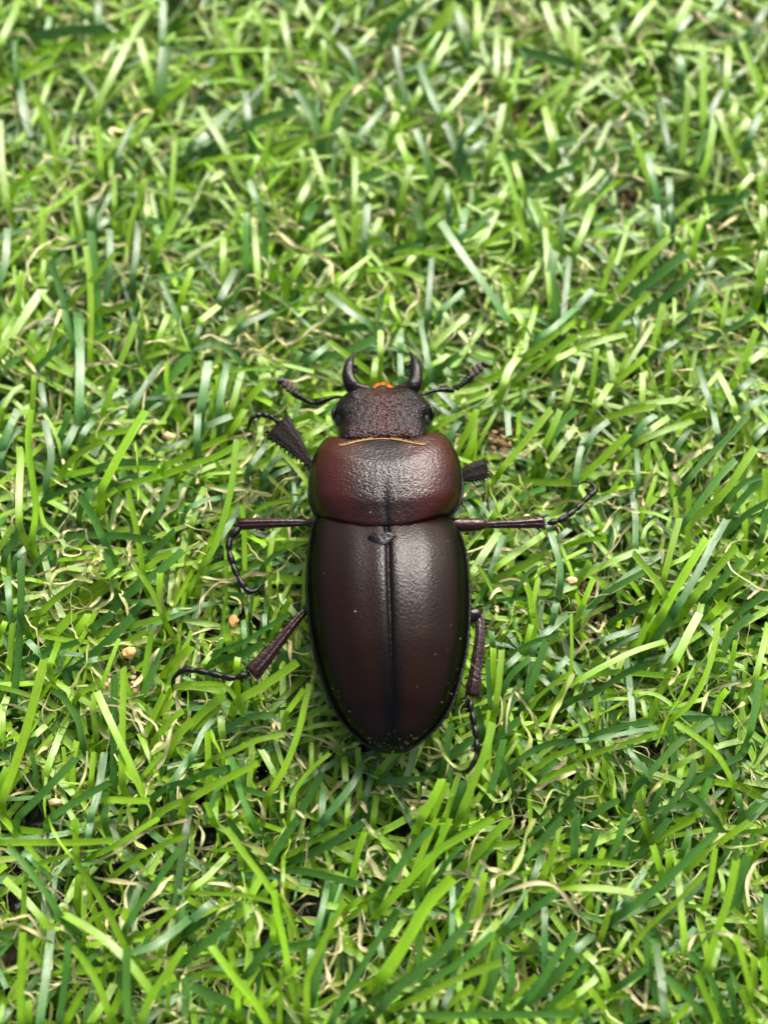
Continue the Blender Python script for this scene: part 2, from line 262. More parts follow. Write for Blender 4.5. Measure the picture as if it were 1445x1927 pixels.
TRACE = """
P16 177 210 215 135 250 65 297 -5
G20 27 80 110 60 202 54
L16 70 95 150 82 247 62
L14 -5 162 50 135 102 110
L13 110 325 97 247 67 177
L14 192 322 185 237
P15 15 385 5 310 0 225
L12 30 350 62 327 86 311
L15 147 390 112 350 85 312
B14 185 -10 185 50
B15 306 82 307 0
P15 295 180 275 117 262 72
G25 302 190 312 87
L11 245 277 285 217
B12 220 300 250 232
B17 37 147 47 217 60 257
G12 32 150 30 75
L19 310 190 361 147
L12 216 390 216 332
L15 260 390 272 337
L11 350 350 277 332
L12 322 385 330 265
P15 0 87 20 42 40 -2
G8 22 360 37 207
T7 292 272 325 260 327 275 300 297 330 320
T10 140 310 172 310 197 342 185 367 155 385
T6 90 22 110 32 135 30 147 5
T7 160 72 170 110 190 125 205 92
T7 52 375 82 355 112 337 140 322 162 332 172 352
T9 222 152 235 172 257 185 245 142
P17 456 350 421 275 393 230 376 200
L11 356 312 398 300 481 294
L12 471 337 486 292
L17 453 150 438 95 416 35
L14 356 150 388 135 426 120
B17 467 230 461 170
G11 478 285 475 220
L15 491 320 508 250 528 185
L15 511 287 541 270 581 255
G19 361 300 411 272 476 232 561 207
P15 548 110 538 62 531 20
L12 501 185 503 87
B15 673 135 653 100 636 80
L15 626 75 593 42 568 7
L15 611 250 626 200 663 157
G20 601 267 586 212 558 167
P14 623 385 606 332 586 280
P17 561 385 593 322
L12 613 145 608 75
P12 621 180 611 150
B15 668 265 693 237 726 197
L22 683 332 666 287 638 242
P15 666 385 668 295
G19 586 385 636 350 722 322
G19 611 292 636 225 656 175
L15 496 82 497 47 471 7
L14 521 72 501 45
B16 486 385 468 340
P15 391 342 421 322
P12 661 100 683 77 706 55
B20 363 270 393 252 433 205
L12 561 362 573 325 568 282
T12 708 135 686 155 663 175
T7 661 180 683 160 711 127
T9 551 122 573 117 598 125
T8 576 132 593 162 621 197
T9 488 322 501 362 508 385
T7 508 157 531 162 553 175
T7 686 160 696 205
G19 954 297 1002 282 1083 265
G19 972 365 1022 337 1083 315
L15 994 207 1034 175 1079 142
P16 1039 272 1029 225 1024 200
L16 1032 225 1044 197 1067 160
P17 1067 97 1042 52 1024 2
P15 1083 117 1069 50 1057 2
P15 949 160 958 70
P15 934 150 936 47
L12 962 180 979 107
L12 969 85 999 72
P15 922 302 939 237 947 195
L15 974 385 959 332 942 287
P15 984 357 967 305
P15 809 135 832 95 849 60
L14 907 190 872 162 839 137
P15 832 217 862 187 909 125
B17 862 297 842 240 809 175 789 115
B15 832 217 817 192 792 130
P15 772 200 784 182 797 160
L15 749 207 727 162
G14 769 215 754 142 744 87
G17 727 60 754 37 792 7
P16 737 245 747 212
L12 749 242 794 222
P15 767 307 749 252
L15 752 385 772 310
L17 804 385 829 335
G17 814 337 799 287 782 242
B15 877 292 917 257
B14 872 260 909 217
G27 897 385 867 300 854 262
P16 897 75 897 0
L25 797 87 827 45 862 7
G15 882 97 864 37 862 20
G19 1087 125 1039 110 989 97
P17 937 385 949 360
P11 769 336 804 332
L11 827 297 849 282
B12 844 385 839 345
T7 854 160 882 180 902 172 904 155 934 152
T8 887 175 864 207 869 235 862 260
T9 914 175 914 210 922 242
T9 809 250 807 277 827 300 852 317 862 335
T8 749 82 777 92 804 110
T7 867 347 892 347 914 347
T12 949 7 974 30 999 45
G15 1078 310 1133 287 1188 270
L15 1220 342 1203 287 1180 230
P14 1078 185 1110 160 1143 135
L11 1133 217 1178 182 1225 160
P14 1178 72 1203 35 1233 0
L15 1128 62 1158 27 1173 0
L15 1283 302 1295 162
L15 1323 240 1323 85
L16 1318 337 1333 287 1345 212
L15 1403 330 1370 262 1350 207
B14 1333 232 1343 200 1358 170
B15 1408 265 1430 212
P15 1378 257 1410 222
P15 1444 332 1418 262
L14 1433 180 1418 137 1395 77
P15 1365 175 1370 87
L12 1413 215 1444 175
L19 1263 60 1283 27 1300 0
B14 1273 60 1300 30
B15 1283 140 1280 105
B12 1263 295 1238 190
B15 1240 385 1218 287
B16 1260 385 1258 335
G15 1308 307 1328 242
P15 1373 225 1385 192
L14 1433 385 1430 325
P15 1390 357 1418 327
P15 1078 372 1110 347 1135 320
B15 1405 70 1433 30 1448 7
L15 1088 112 1085 50
G20 1333 375 1370 375 1410 362
T8 1158 240 1178 212 1195 187
T9 1308 20 1328 40 1348 62 1375 70
T14 1365 10 1390 27 1415 45 1444 57
T10 1130 72 1158 80 1183 90
T8 1133 262 1160 290 1158 327 1188 330 1213 342
T8 1083 195 1098 222 1125 240
T9 1333 120 1368 117 1400 127 1413 155
T11 1215 237 1230 217
P20 -5 672 40 605 82 545 140 480
G15 125 585 112 540 95 490
G15 140 655 132 622 122 582
L14 72 535 81 497 81 390
L14 170 680 172 605 170 525 162 462
G19 192 675 185 585 179 497 172 435
B21 150 775 151 672 147 587
L12 137 565 180 520 217 477
L15 217 545 235 497 250 410 260 385
B15 250 522 257 472 260 417
B15 200 562 207 497 207 432
L15 167 727 212 702 235 662 255 607
L15 190 585 220 580 252 571
G16 361 655 337 600 305 530
L15 340 570 347 545 361 505
L19 292 472 315 435 335 397
P14 297 640 317 592
G15 225 707 255 682 292 667
L12 275 672 317 660
B17 247 770 282 715 310 680
G19 272 770 312 722 360 667
L12 332 765 315 725 315 680
L15 197 770 220 712
L12 62 770 65 705
B14 85 770 77 720
G7 107 730 87 707
P10 5 770 27 735 45 725
B15 172 770 207 750 237 732
G12 70 695 100 665 125 635
L17 62 682 95 647 120 610
B16 -5 545 10 497 15 430
L12 35 575 42 510
L12 57 670 62 620
G15 -2 702 37 672
L12 217 425 215 385
P15 282 425 277 385
B15 182 432 207 407
G19 175 425 175 385
L10 120 520 160 495
G15 265 412 312 420
L15 357 620 347 577
T9 35 642 47 672 77 712
T9 215 497 240 527 275 535 310 547
T9 135 570 160 570
T9 180 567 207 574 236 565
T7 30 635 55 617 82 602 112 597
T8 90 662 100 625 115 582
T5 125 585 140 580 165 590 170 610
T9 270 645 300 642 332 639
T9 52 495 47 470 60 432
T5 52 497 57 525 72 545
T7 97 407 107 427 107 445 130 452
T6 92 467 125 467 162 457
T5 15 545 15 570 35 595
T4 15 545 27 532 50 535 65 547
T10 260 545 270 580 282 630
T6 205 627 227 617 237 585
T12 162 687 185 685 202 680 222 690
T6 310 690 292 712 275 732 270 770
T9 165 742 182 732 197 727
P15 486 530 481 460 476 385
G15 463 505 463 400
G15 501 510 498 435 491 385
P15 420 520 421 447
L12 393 480 426 442 458 385
P19 573 462 608 432 661 400
L15 651 475 638 422 626 385
L15 666 472 668 405
L14 648 477 686 462 722 450
L15 521 500 551 475
P14 578 467 636 437
L19 548 525 576 480
B19 691 607 656 585 613 550
L15 698 610 671 582 638 550
G15 611 625 661 617 722 611
B15 453 615 481 600 516 585
G12 383 610 431 570 461 525
P15 376 605 413 575
B17 413 567 443 505
B12 376 612 368 640
L15 706 707 666 677 618 642
P15 716 665 716 622
P15 703 712 708 675
G20 568 672 636 667 708 637
L7 536 660 566 650 606 640
L16 453 770 476 742 501 717
B21 378 770 393 680
B17 411 770 428 682
P15 436 770 456 695
L12 421 770 408 707
L10 398 770 406 725
G15 458 685 436 665 416 647
B9 366 657 398 647
B17 583 677 621 647
P11 531 685 591 700
L9 408 702 461 695 511 692
B6 526 770 536 742
P11 631 532 696 482
L11 536 542 586 545 638 545
L12 531 532 521 505
B16 686 455 691 385
P15 701 445 716 410
G22 576 417 593 385
L15 688 507 722 507
G12 708 607 722 547
G14 541 707 566 662
T10 523 437 556 462 591 477 621 495 626 535
T8 501 412 531 410 558 420
T10 526 425 548 426 573 430
T10 623 455 638 475
T9 496 712 521 712 556 717 591 707 643 725
T10 521 597 548 605 563 615
T10 588 620 613 627 638 635
T9 516 615 521 632 536 650
T8 536 650 566 635 591 615 638 585
T10 376 637 396 630 416 640 438 645 461 660 496 667
T11 471 402 483 425
T9 596 540 616 535 623 500
T9 646 547 673 532
T5 361 570 383 580 406 595
T6 491 535 488 557
T9 443 600 446 590 463 582 491 565
T11 608 560 611 600
T5 626 497 643 507 648 530
P10 561 582 581 580 598 582
B21 954 605 927 560 882 497 829 417
L15 774 452 804 422 842 395
L12 732 472 784 472 827 482 867 497
L14 720 505 759 510 799 527
G12 727 477 754 465 797 460
B14 804 590 809 535 813 485
P14 762 502 779 482
B14 809 700 799 647 789 602
B15 859 770 832 742 809 722
G15 797 725 829 692 866 667
P12 812 687 844 667
B14 829 587 872 547
P15 809 657 842 627 879 592
G15 864 452 927 400
P16 897 477 912 445 937 390
L14 909 462 967 420
L10 962 497 994 485 1019 480
P14 974 560 994 530 1019 485
L15 1047 467 1022 415 1002 380
L16 992 460 974 400 969 383
G22 1047 600 1037 522 1044 472
P12 1034 560 1029 497 1024 397
G12 1054 475 1059 385
B14 1059 622 1064 547 1071 480
P12 979 680 992 635 1004 595
B15 1014 635 1047 612 1083 580
L15 984 672 1017 650 1052 622
L15 1083 602 1054 625
L17 964 720 1002 692 1049 657 1083 632
P15 1044 677 1083 657
P19 947 725 957 697 974 672
L16 882 730 934 707 964 680
G6 994 735 1012 695 1034 655
P15 1064 760 1083 700
G15 1042 735 1049 682
G15 1034 770 1039 737
G11 974 770 987 740
G6 929 677 942 710 947 755
B15 754 710 752 665
B15 754 660 754 627
P12 752 602 739 580 737 557
L12 744 615 732 622
L14 772 442 764 415
G20 794 435 782 385
B15 867 445 877 392
B9 849 407 844 385
P15 984 610 969 580
L7 949 495 967 460 964 400
L10 1002 455 1017 447
L12 959 537 942 517
T11 869 760 882 737
T8 782 525 787 560 767 585 762 605
T7 819 522 844 515
T10 934 512 957 505 982 509 1009 502
T8 884 547 897 537 909 552
T10 899 560 912 590 927 610
T9 932 602 957 612
T7 884 625 884 665
T9 742 457 749 422 762 397
T9 992 745 1017 745
T5 929 677 962 655 987 657
P7 1032 740 1057 735 1083 750
T7 1064 685 1057 720
L17 1110 610 1158 552 1205 497 1258 447
G22 1140 602 1183 560 1230 522 1290 477
L15 1145 625 1183 582 1223 555
L14 1218 690 1233 635 1247 570
P17 1081 470 1100 427 1115 385
G19 1200 597 1253 557 1308 507
P12 1170 700 1200 655 1230 607
L15 1150 725 1183 697 1215 670
B15 1238 662 1273 640
P15 1081 660 1128 642 1178 629
P15 1155 720 1148 677 1143 645
P15 1120 765 1148 722
L12 1113 735 1123 655
G12 1085 767 1108 722 1140 685
P15 1083 715 1098 672
B16 1081 582 1115 545
L12 1128 622 1088 627
L15 1303 480 1310 442 1323 405
L9 1283 467 1295 450
B14 1323 522 1345 482
B15 1288 600 1323 525
L14 1350 477 1418 472
L11 1358 615 1368 545
G14 1350 630 1395 607 1418 585
L15 1378 725 1403 672 1423 620
P16 1408 682 1444 655
B15 1338 770 1325 730 1313 690
P16 1383 770 1368 735 1350 702
P15 1178 770 1233 757 1305 750
L14 1255 745 1255 710 1264 670
P14 1208 760 1208 700
B15 1203 622 1195 597
P9 1268 615 1268 560
B14 1243 447 1235 385
B15 1265 417 1260 385
P15 1435 437 1435 385
L20 1428 545 1438 472
G12 1340 412 1380 385
G12 1115 415 1160 390
L12 1133 547 1155 467
G12 1238 645 1290 617
L12 1330 695 1338 665
B15 1388 735 1418 712
L12 1345 747 1358 732
B15 1395 770 1444 745
L9 1300 627 1330 637
B15 1170 610 1190 605
T8 1098 452 1148 455
T7 1098 482 1115 500 1130 522
T10 1330 422 1345 447 1343 470
T9 1348 432 1378 412 1410 387
T11 1420 472 1420 510
T7 1225 712 1245 700 1275 697 1303 695
T10 1303 660 1338 652 1373 645 1393 645
T9 1390 707 1418 710 1444 717
T11 1215 697 1220 735 1230 750
T8 1160 645 1170 655 1195 647
T8 1315 612 1348 607
T7 1088 530 1098 495
P6 1198 750 1233 732 1258 717
L+17 62 1010 69 957 62 900 54 832 60 770
P+17 37 985 37 920 39 870 37 840
L+19 192 920 220 865 250 812 275 772
L15 155 832 195 817 247 809
L15 125 877 155 850 197 829
G16 117 917 162 890 220 872 300 870
G12 87 940 140 917 210 906
G17 275 995 302 955 322 900
G+19 195 1015 175 970 150 932
G16 125 1010 200 1007 292 1015
L15 270 1080 260 1007 241 922
L+13 305 1155 285 1110 250 1060
G19 205 1155 250 1112 312 1065 345 1035
L15 275 1070 300 1050 325 1040
L-37 125 1155 170 1120 215 1087
L15 75 1155 107 1125 142 1102
G+17 40 1155 41 1095 41 1052
G16 10 1047 25 1020 40 992
B17 32 1050 52 1030 72 1007
L15 -5 1040 12 1012 27 987
B16 0 865 15 832 37 807
B17 5 840 20 802 35 770
B17 122 845 140 807 155 770
B15 155 820 165 805 177 792
G15 115 820 125 795 130 770
G10 50 1092 72 1057 100 1027
P15 327 1132 340 1070 350 1007 361 957
G14 342 995 342 910
B12 300 845 352 830
L16 305 895 332 885 361 875
L15 310 877 361 852
L14 225 920 255 907 305 895
G16 210 915 235 905 260 895
G15 155 952 180 907
G14 275 1052 300 1027 330 997
P12 232 1090 260 1077
G16 220 1107 200 1040
G15 250 1155 272 1130
L15 300 1140 302 1077
B15 20 1155 15 1085
B16 87 910 97 857 85 790
L10 190 945 220 920
G15 5 1140 25 1155
P9 120 870 105 815 77 770
T7 67 825 82 830 105 842
T9 180 797 215 795 247 800
T9 260 817 275 802 297 791
T9 212 997 220 967 230 947 235 940
T11 260 990 280 955 292 925 310 917
T12 302 975 332 950 350 917
T5 0 885 15 890 27 902
T6 287 807 297 825 320 840 361 862
T7 205 862 245 860 295 865 322 861
T6 162 995 165 1015 182 1030
T8 112 1015 125 1000 160 995
T9 72 1082 107 1065 110 1025
T15 112 1065 140 1082 175 1097
T9 162 1082 165 1042 182 1040
T9 167 1092 185 1077 194 1065
T11 185 1027 220 1032 257 1057
T9 7 1080 32 1102 50 1112 85 1120 91 1132
T9 175 1152 195 1137 212 1122 210 1095
P10 75 955 85 985 110 1007 125 1030
P5 260 942 261 895 255 832
T14 322 1140 330 1107 342 1070
T7 335 1020 345 1002 361 1000
P7 290 860 302 885 297 910
T10 57 945 47 920
L+15 381 1065 406 1025 423 970 436 915 446 827
L12 461 1080 460 1007 456 950
L14 418 1082 486 1080 568 1090
L-20 466 1072 511 1042 586 1010
L14 356 1110 383 1075 431 1057
L15 356 852 391 837 428 822
L15 356 875 411 857 461 827
P9 391 892 421 890 456 889
B15 471 877 488 855 503 835
B15 501 887 516 870 531 855
B14 501 910 521 892 546 880
P11 536 925 511 902 488 877
L15 553 792 573 785 591 781
P15 571 827 593 812 631 792
L15 431 815 446 795 461 770
B17 371 832 373 770
B17 386 802 411 792 436 782
P15 361 987 373 945 386 917
B12 356 955 386 942 423 935
L10 476 967 501 950 551 940
B10 556 950 581 927
B15 411 1020 433 985 451 955
G12 496 1065 516 1045 533 1039
L11 571 1140 573 1095 576 1057
L15 531 1155 548 1125
G12 501 1155 501 1120
G9 471 1155 476 1117
P8 523 1145 523 1065
T9 378 880 388 860 411 832 446 822 473 816
T9 451 880 468 865 478 840 501 820
T12 423 905 436 901 476 910
T11 371 912 376 890
T11 388 912 423 925 453 920 511 932
T9 458 930 461 950 476 962 478 975
T10 543 1015 546 970 553 945
T8 361 1000 376 1010 391 1025
T7 376 1155 381 1125 411 1097 448 1094
T8 503 1120 513 1140 523 1155
P7 431 1155 421 1120 418 1102
T4 536 1080 546 1047 576 1037
T10 503 1092 501 1120
T7 453 1155 451 1132 433 1122
T3 386 905 398 960 393 932
T10 361 1060 383 1077
L+16 942 885 967 855 997 820 1037 770
L16 859 845 882 807 897 770
L12 817 807 842 792 869 777
L-19 877 860 889 832 892 795
L16 942 910 1009 907 1083 909
G14 952 960 977 937 1027 917
L16 927 975 944 945
B+16 1054 1100 1052 1057 1037 1007 1029 972
L-12 972 1112 997 1070 1037 1040 1083 1022
P19 884 1085 907 1047 939 1000
L17 927 1092 972 1070 1032 1037
P15 937 1065 972 1040 1022 1005
B15 922 1085 934 1045 947 1007
L7 999 1097 1012 1077 1027 1050
L15 1002 1155 997 1120 989 1100
G9 897 1142 939 1130 992 1125 1049 1127
B15 1042 1155 1047 1130
P15 1042 1117 1083 1102
G10 972 1112 992 1080 1012 1065
L7 962 1155 984 1132
P16 1032 870 1054 840 1083 802
L16 1024 840 1042 800 1054 770
G17 1034 827 1067 785 1083 770
B15 842 835 852 810 864 792
G15 954 770 957 820
L11 974 820 977 775
L12 999 1155 1012 1087
G11 902 1130 917 1095
G10 884 1155 902 1120
L9 927 1115 912 1082 897 1062
L10 869 1045 877 1007
B11 904 972 912 945
B15 852 970 874 957
B15 894 965 874 945
P9 1037 975 1083 970
B15 1044 1017 1072 995
T6 919 940 932 912 929 895
P5 922 870 947 895 979 900
T10 999 830 1019 842 1034 882
T12 982 865 989 850 999 837
T10 1022 955 1034 942 1054 932
T5 867 970 882 970 902 972
T11 919 1127 937 1110 967 1105
T11 937 1155 934 1140
T9 882 917 892 920 904 932
P7 954 825 979 827 999 822
P5 984 960 1002 935 1042 927
T7 884 1137 909 1137
T7 942 1145 979 1147 992 1155
T10 1004 1027 1009 1040
P7 1024 965 1017 950 997 945
L17 1285 1000 1320 965 1363 925 1420 842
G+15 1293 905 1328 862 1363 830 1405 782
G+17 1288 982 1320 940 1350 900 1383 865
L18 1088 905 1133 862 1183 815
P15 1170 855 1208 820 1258 785
P14 1200 832 1245 812 1303 792
L15 1088 817 1108 797 1170 777 1233 765
B16 1083 907 1090 857 1103 815
L10 1125 955 1153 920 1193 852
B15 1105 837 1120 812 1145 792
B16 1193 820 1213 795 1233 782
B15 1195 1032 1195 970 1188 920
B12 1200 910 1197 845
L15 1218 900 1218 840
B15 1268 850 1280 830 1295 805
P16 1078 1095 1133 1065 1210 1032
L+15 1250 1120 1228 1085 1190 1040
L+15 1248 1090 1263 1030 1278 975
L11 1273 977 1269 935
L+19 1245 1155 1278 1095 1328 1012
B+17 1273 1145 1308 1085 1345 1015 1368 977
L+20 1303 1127 1333 1087 1385 1027
G16 1323 1130 1353 1095 1398 1052
L15 1223 1155 1238 1125
L14 1293 1032 1295 980 1295 917
L10 1283 1070 1280 1020
G14 1108 1145 1145 1112 1210 1077
L12 1078 1022 1108 1015 1139 1014
L14 1095 1140 1115 1090
L15 1093 1085 1110 1057
P10 1208 1017 1215 995 1233 977
L14 1348 942 1348 907 1344 865
L12 1423 890 1410 832 1398 802
P16 1393 795 1380 770
B15 1350 820 1340 770
L15 1308 782 1358 775
B15 1418 827 1444 800
G14 1363 945 1395 912 1433 895
G16 1375 965 1403 930 1433 907
G16 1373 995 1408 965 1444 945
L16 1435 950 1440 882
L16 1418 1057 1444 1027
L12 1420 1075 1444 1057
L19 1365 1115 1408 1085
G16 1383 1155 1413 1137 1444 1115
L7 1373 1127 1428 1090
P15 1313 1160 1320 1135
G17 1175 1155 1218 1137
L20 1340 1155 1363 1132
G15 1433 1007 1440 957
P11 1265 1060 1283 1052 1305 1037
B10 1243 965 1260 957
T10 1148 930 1170 930 1203 920 1228 905
T10 1133 1002 1145 985 1155 965 1170 955 1203 965
T10 1243 827 1258 845 1270 852 1270 882
T16 1275 877 1295 860 1323 847 1353 830
T8 1370 835 1390 835 1410 842
T10 1423 852 1444 867
T15 1243 935 1255 910 1263 892 1283 912 1298 917
T9 1308 982 1320 995 1335 1005
T8 1233 985 1245 1000 1245 1020 1230 1012
T7 1223 1037 1243 1035 1278 1040
T11 1120 1065 1120 1045 1115 1022
T12 1163 1097 1165 1070
T10 1405 1127 1430 1105 1435 1085 1395 1072
T11 1145 912 1153 890 1160 870
T12 1203 932 1210 945 1223 960
T7 1160 1130 1183 1137 1198 1130 1213 1122
T10 1285 1135 1298 1147 1303 1155
T8 1370 970 1370 955 1363 945
T12 1315 882 1335 892
P9 1205 962 1233 967 1263 980
T9 1140 942 1158 955 1170 955
T11 1103 965 1108 982 1098 945
T12 1108 770 1118 785
L+20 5 1505 37 1417 62 1330 85 1240
L+15 95 1250 112 1207
P+18 267 1490 245 1437 212 1367 182 1300
L7 87 1540 85 1505 92 1430 117 1367 150 1305 164 1255 150 1210 112 1189 75 1186 47 1200
P16 87 1455 105 1405 127 1352 147 1317
L+15 230 1467 231 1380 234 1255
G16 215 1480 215 1380 217 1267
L+10 190 1295 205 1255 225 1202
L12 150 1307 180 1287 190 1277
G15 155 1395 147 1355 122 1315 95 1297
G+18 37 1535 82 1492 145 1425
G+17 95 1540 140 1510 207 1472
G11 70 1487 67 1450 60 1415
G19 27 1317 35 1242 40 1155
L14 5 1320 17 1267 25 1172
P15 0 1350 15 1310
P15 5 1380 5 1325
L-15 37 1430 62 1430 150 1410 252 1382
G16 17 1412 45 1400 72 1390
G20 105 1290 150 1252 200 1210 250 1160
G15 45 1247 87 1227 150 1207
L15 150 1205 212 1185 322 1160
L-20 140 1195 170 1155
L-20 100 1197 140 1155
G20 175 1182 212 1155
L15 275 1380 292 1342 310 1305
L15 270 1280 287 1185
G16 267 1315 287 1262 305 1217
L7 307 1175 310 1205 285 1262
L15 225 1215 277 1187
L+15 205 1505 282 1507
G15 280 1505 325 1477 361 1472
L17 285 1540 325 1515 361 1505
G17 265 1530 300 1492 361 1467
L12 180 1380 177 1345 177 1305
L12 172 1470 177 1415
B17 170 1540 185 1492 197 1415
L13 140 1505 137 1442 145 1395
L10 127 1467 120 1405
P15 57 1392 87 1365
L16 -5 1492 15 1442
L12 15 1467 55 1447
L15 0 1192 12 1170
B15 75 1230 52 1205
B12 120 1230 155 1232
B15 160 1245 185 1240
L15 297 1345 327 1317
L15 297 1385 325 1352 345 1337
L20 315 1420 332 1387 361 1355
B16 320 1480 340 1450 361 1417
L12 270 1460 305 1417
L12 332 1292 361 1285
G15 197 1540 200 1490
L19 320 1255 361 1217
P12 292 1450 282 1425 262 1380
T11 245 1317 262 1360 277 1387
T12 290 1450 305 1435 322 1375 335 1335 332 1305
T12 287 1415 305 1397 325 1385
T12 252 1292 272 1265 300 1220
T7 145 1492 160 1455 164 1405 150 1355
T9 2 1327 20 1325 47 1335
T8 45 1340 65 1347 82 1360
T9 5 1435 30 1440 61 1446
T5 5 1417 12 1387 35 1367
T6 0 1505 37 1492 72 1485
T10 65 1420 82 1410 100 1395
T7 40 1285 62 1265 82 1252
T6 107 1302 150 1300 175 1295
T7 75 1200 87 1217
T9 155 1340 175 1330
T6 325 1180 342 1192 361 1212
T8 312 1205 335 1197
T5 297 1440 325 1440 361 1444
P7 265 1380 280 1405 290 1442
T7 277 1477 290 1462 297 1455
T7 287 1477 310 1475
T8 160 1177 175 1192
P5 315 1375 287 1347 260 1322
L+15 506 1495 536 1445 561 1380 573 1330 583 1287
L+14 541 1340 573 1295
L+20 453 1315 501 1287 561 1245
L+12 451 1330 436 1302 411 1287 361 1287
L20 356 1370 383 1340 423 1307
G+12 408 1227 461 1207 501 1182 546 1155
G18 413 1242 456 1230 496 1210
L-19 556 1237 561 1185
L+13 403 1427 441 1412 486 1392 536 1382
L16 396 1480 393 1430 391 1375
G16 411 1380 461 1352 516 1345
G7 511 1342 526 1335 546 1330
G4 471 1327 511 1320 546 1316
B14 361 1425 381 1380 403 1350 426 1317
L+17 356 1505 398 1480 443 1457 486 1435
G+15 473 1540 453 1492 436 1425
G15 453 1482 486 1492 523 1500
G15 356 1470 386 1455 428 1447
L+10 546 1520 556 1487 581 1452 621 1417
B15 546 1492 581 1462 663 1417
L15 526 1375 561 1355 616 1330
P15 573 1372 603 1365 641 1362
B+17 611 1540 643 1502 668 1467 683 1437
L14 676 1505 676 1455 673 1405
B15 686 1505 701 1455 716 1415
L15 703 1540 708 1497
G19 561 1540 578 1505 606 1455
B15 606 1540 608 1485
P9 586 1450 587 1397
P10 603 1437 603 1417
P15 518 1460 506 1437 491 1410
P17 418 1377 416 1347
L15 356 1380 386 1355 418 1325
L17 431 1207 426 1175
B12 461 1207 458 1167
L15 446 1262 447 1237
P12 383 1250 401 1227
L10 488 1305 496 1317
P15 648 1435 651 1470
P12 653 1540 656 1500
L15 401 1540 388 1510
B12 588 1310 608 1302
P11 633 1400 616 1382
B12 498 1180 498 1155
G15 521 1250 536 1222
B12 596 1355 601 1335
L12 448 1540 466 1527
L15 711 1460 722 1442
T7 516 1505 546 1515 573 1540
T8 526 1392 546 1407 576 1447
T11 536 1382 573 1382 606 1392 636 1407 671 1400
T8 478 1355 488 1370 521 1385
T11 511 1342 516 1367 523 1380
T11 503 1297 511 1315
T7 361 1195 381 1187 411 1180 453 1192
T10 371 1202 376 1225 368 1255
T6 391 1222 403 1207 421 1200
T5 566 1192 578 1217 593 1252
T4 546 1265 546 1295 538 1315
P6 426 1405 446 1380 456 1355 466 1325 458 1310
P6 451 1380 461 1405
T11 586 1530 611 1505 636 1477 656 1465
T11 643 1412 661 1405 676 1397
T10 411 1535 433 1527 461 1525
T12 653 1540 676 1510 691 1530
T10 696 1490 722 1492
T12 366 1480 373 1495
T10 368 1512 383 1532
T7 473 1420 471 1437
T7 576 1452 581 1480
P9 531 1492 531 1530
T7 468 1160 481 1182
P9 361 1442 388 1437
T6 486 1340 511 1325
T10 508 1250 511 1262
T7 596 1405 606 1395
T7 536 1457 561 1465
L+19 867 1530 892 1467 912 1417 927 1360
L17 912 1470 919 1405 922 1337
L+15 932 1330 939 1280 944 1222
L15 928 1280 928 1220
G12 922 1330 917 1242
G16 926 1212 924 1187
G19 929 1392 952 1375 977 1352
G16 922 1492 937 1442 947 1392
G19 834 1430 862 1410 892 1390
G15 809 1450 837 1432
G16 837 1430 849 1360
G15 907 1372 902 1347 897 1330
B17 759 1480 772 1442 782 1402
L15 717 1447 737 1425 757 1410
G12 717 1462 752 1420
G15 722 1470 759 1467 804 1465
L+19 794 1540 814 1505 832 1465
L15 814 1540 827 1505 842 1472
L17 837 1540 854 1500
G17 854 1525 872 1470
L15 877 1540 882 1505
G+15 972 1435 1002 1412 1044 1397 1083 1395
L15 999 1455 1034 1427 1083 1407
G15 1014 1462 1047 1430
L14 1009 1472 1047 1455 1083 1442
G12 942 1265 962 1237 994 1212 1049 1194
G15 947 1297 962 1270 997 1237
G17 989 1315 1009 1262 1027 1205
B17 997 1225 1032 1187 1069 1155
L8 937 1202 954 1180 972 1155
L13 1004 1212 1004 1155
L14 987 1225 999 1175
L10 994 1335 1022 1302 1077 1262
L9 987 1370 1022 1350 1054 1305 1074 1255 1074 1155
L12 982 1375 1009 1362 1042 1332
B15 1042 1297 1012 1270
B15 1082 1347 1067 1330
B15 1044 1265 1069 1237
G15 1057 1330 1083 1315
B15 952 1255 979 1230
L7 849 1362 847 1337
L6 859 1407 854 1380
L-14 867 1305 877 1255 887 1212
G12 962 1472 942 1425
G9 1022 1530 1049 1502 1083 1470
G17 1047 1540 1083 1510
L15 922 1540 947 1527
L10 957 1405 974 1380
L7 972 1442 974 1400
T+10 812 1387 827 1397 839 1425 857 1442 882 1432 892 1415
T9 952 1380 957 1330 962 1307 972 1290
T9 969 1302 992 1330 1019 1380
T+14 1022 1382 1054 1317 1079 1267
T9 1027 1385 1049 1372 1072 1355
P8 974 1380 999 1390 1032 1395
P12 982 1240 1012 1242 1034 1255 1047 1270
P8 942 1212 952 1192 972 1187 992 1190
T11 722 1487 742 1477 764 1485 782 1497 809 1492
T14 767 1505 779 1525 789 1540
T11 797 1485 804 1467
T10 802 1455 809 1437 824 1425
P9 897 1475 917 1492 932 1507 952 1502 964 1480
T12 887 1505 902 1517 907 1540
T7 937 1475 944 1500 947 1525
T5 967 1487 987 1485 989 1465
P9 989 1452 1009 1472
T11 1007 1487 1034 1470 1083 1452
P8 722 1500 747 1497
T12 987 1540 992 1525
P9 787 1480 784 1457
T6 914 1177 927 1182
T6 942 1350 944 1365
G+18 1078 1315 1120 1302 1178 1265 1225 1247
B15 1185 1405 1190 1355 1185 1295 1175 1222
P15 1088 1280 1133 1255 1195 1225 1253 1207
L14 1095 1272 1165 1265 1250 1271
B15 1130 1205 1170 1192 1230 1174
B15 1133 1225 1183 1202 1223 1182
B10 1243 1252 1263 1222 1278 1200
P+19 1268 1247 1295 1192 1315 1155
L20 1193 1217 1213 1187 1228 1155
G19 1230 1205 1248 1180 1273 1155
L+14 1260 1355 1295 1327 1323 1280 1340 1230 1350 1172
G19 1325 1295 1353 1242 1375 1192 1413 1157
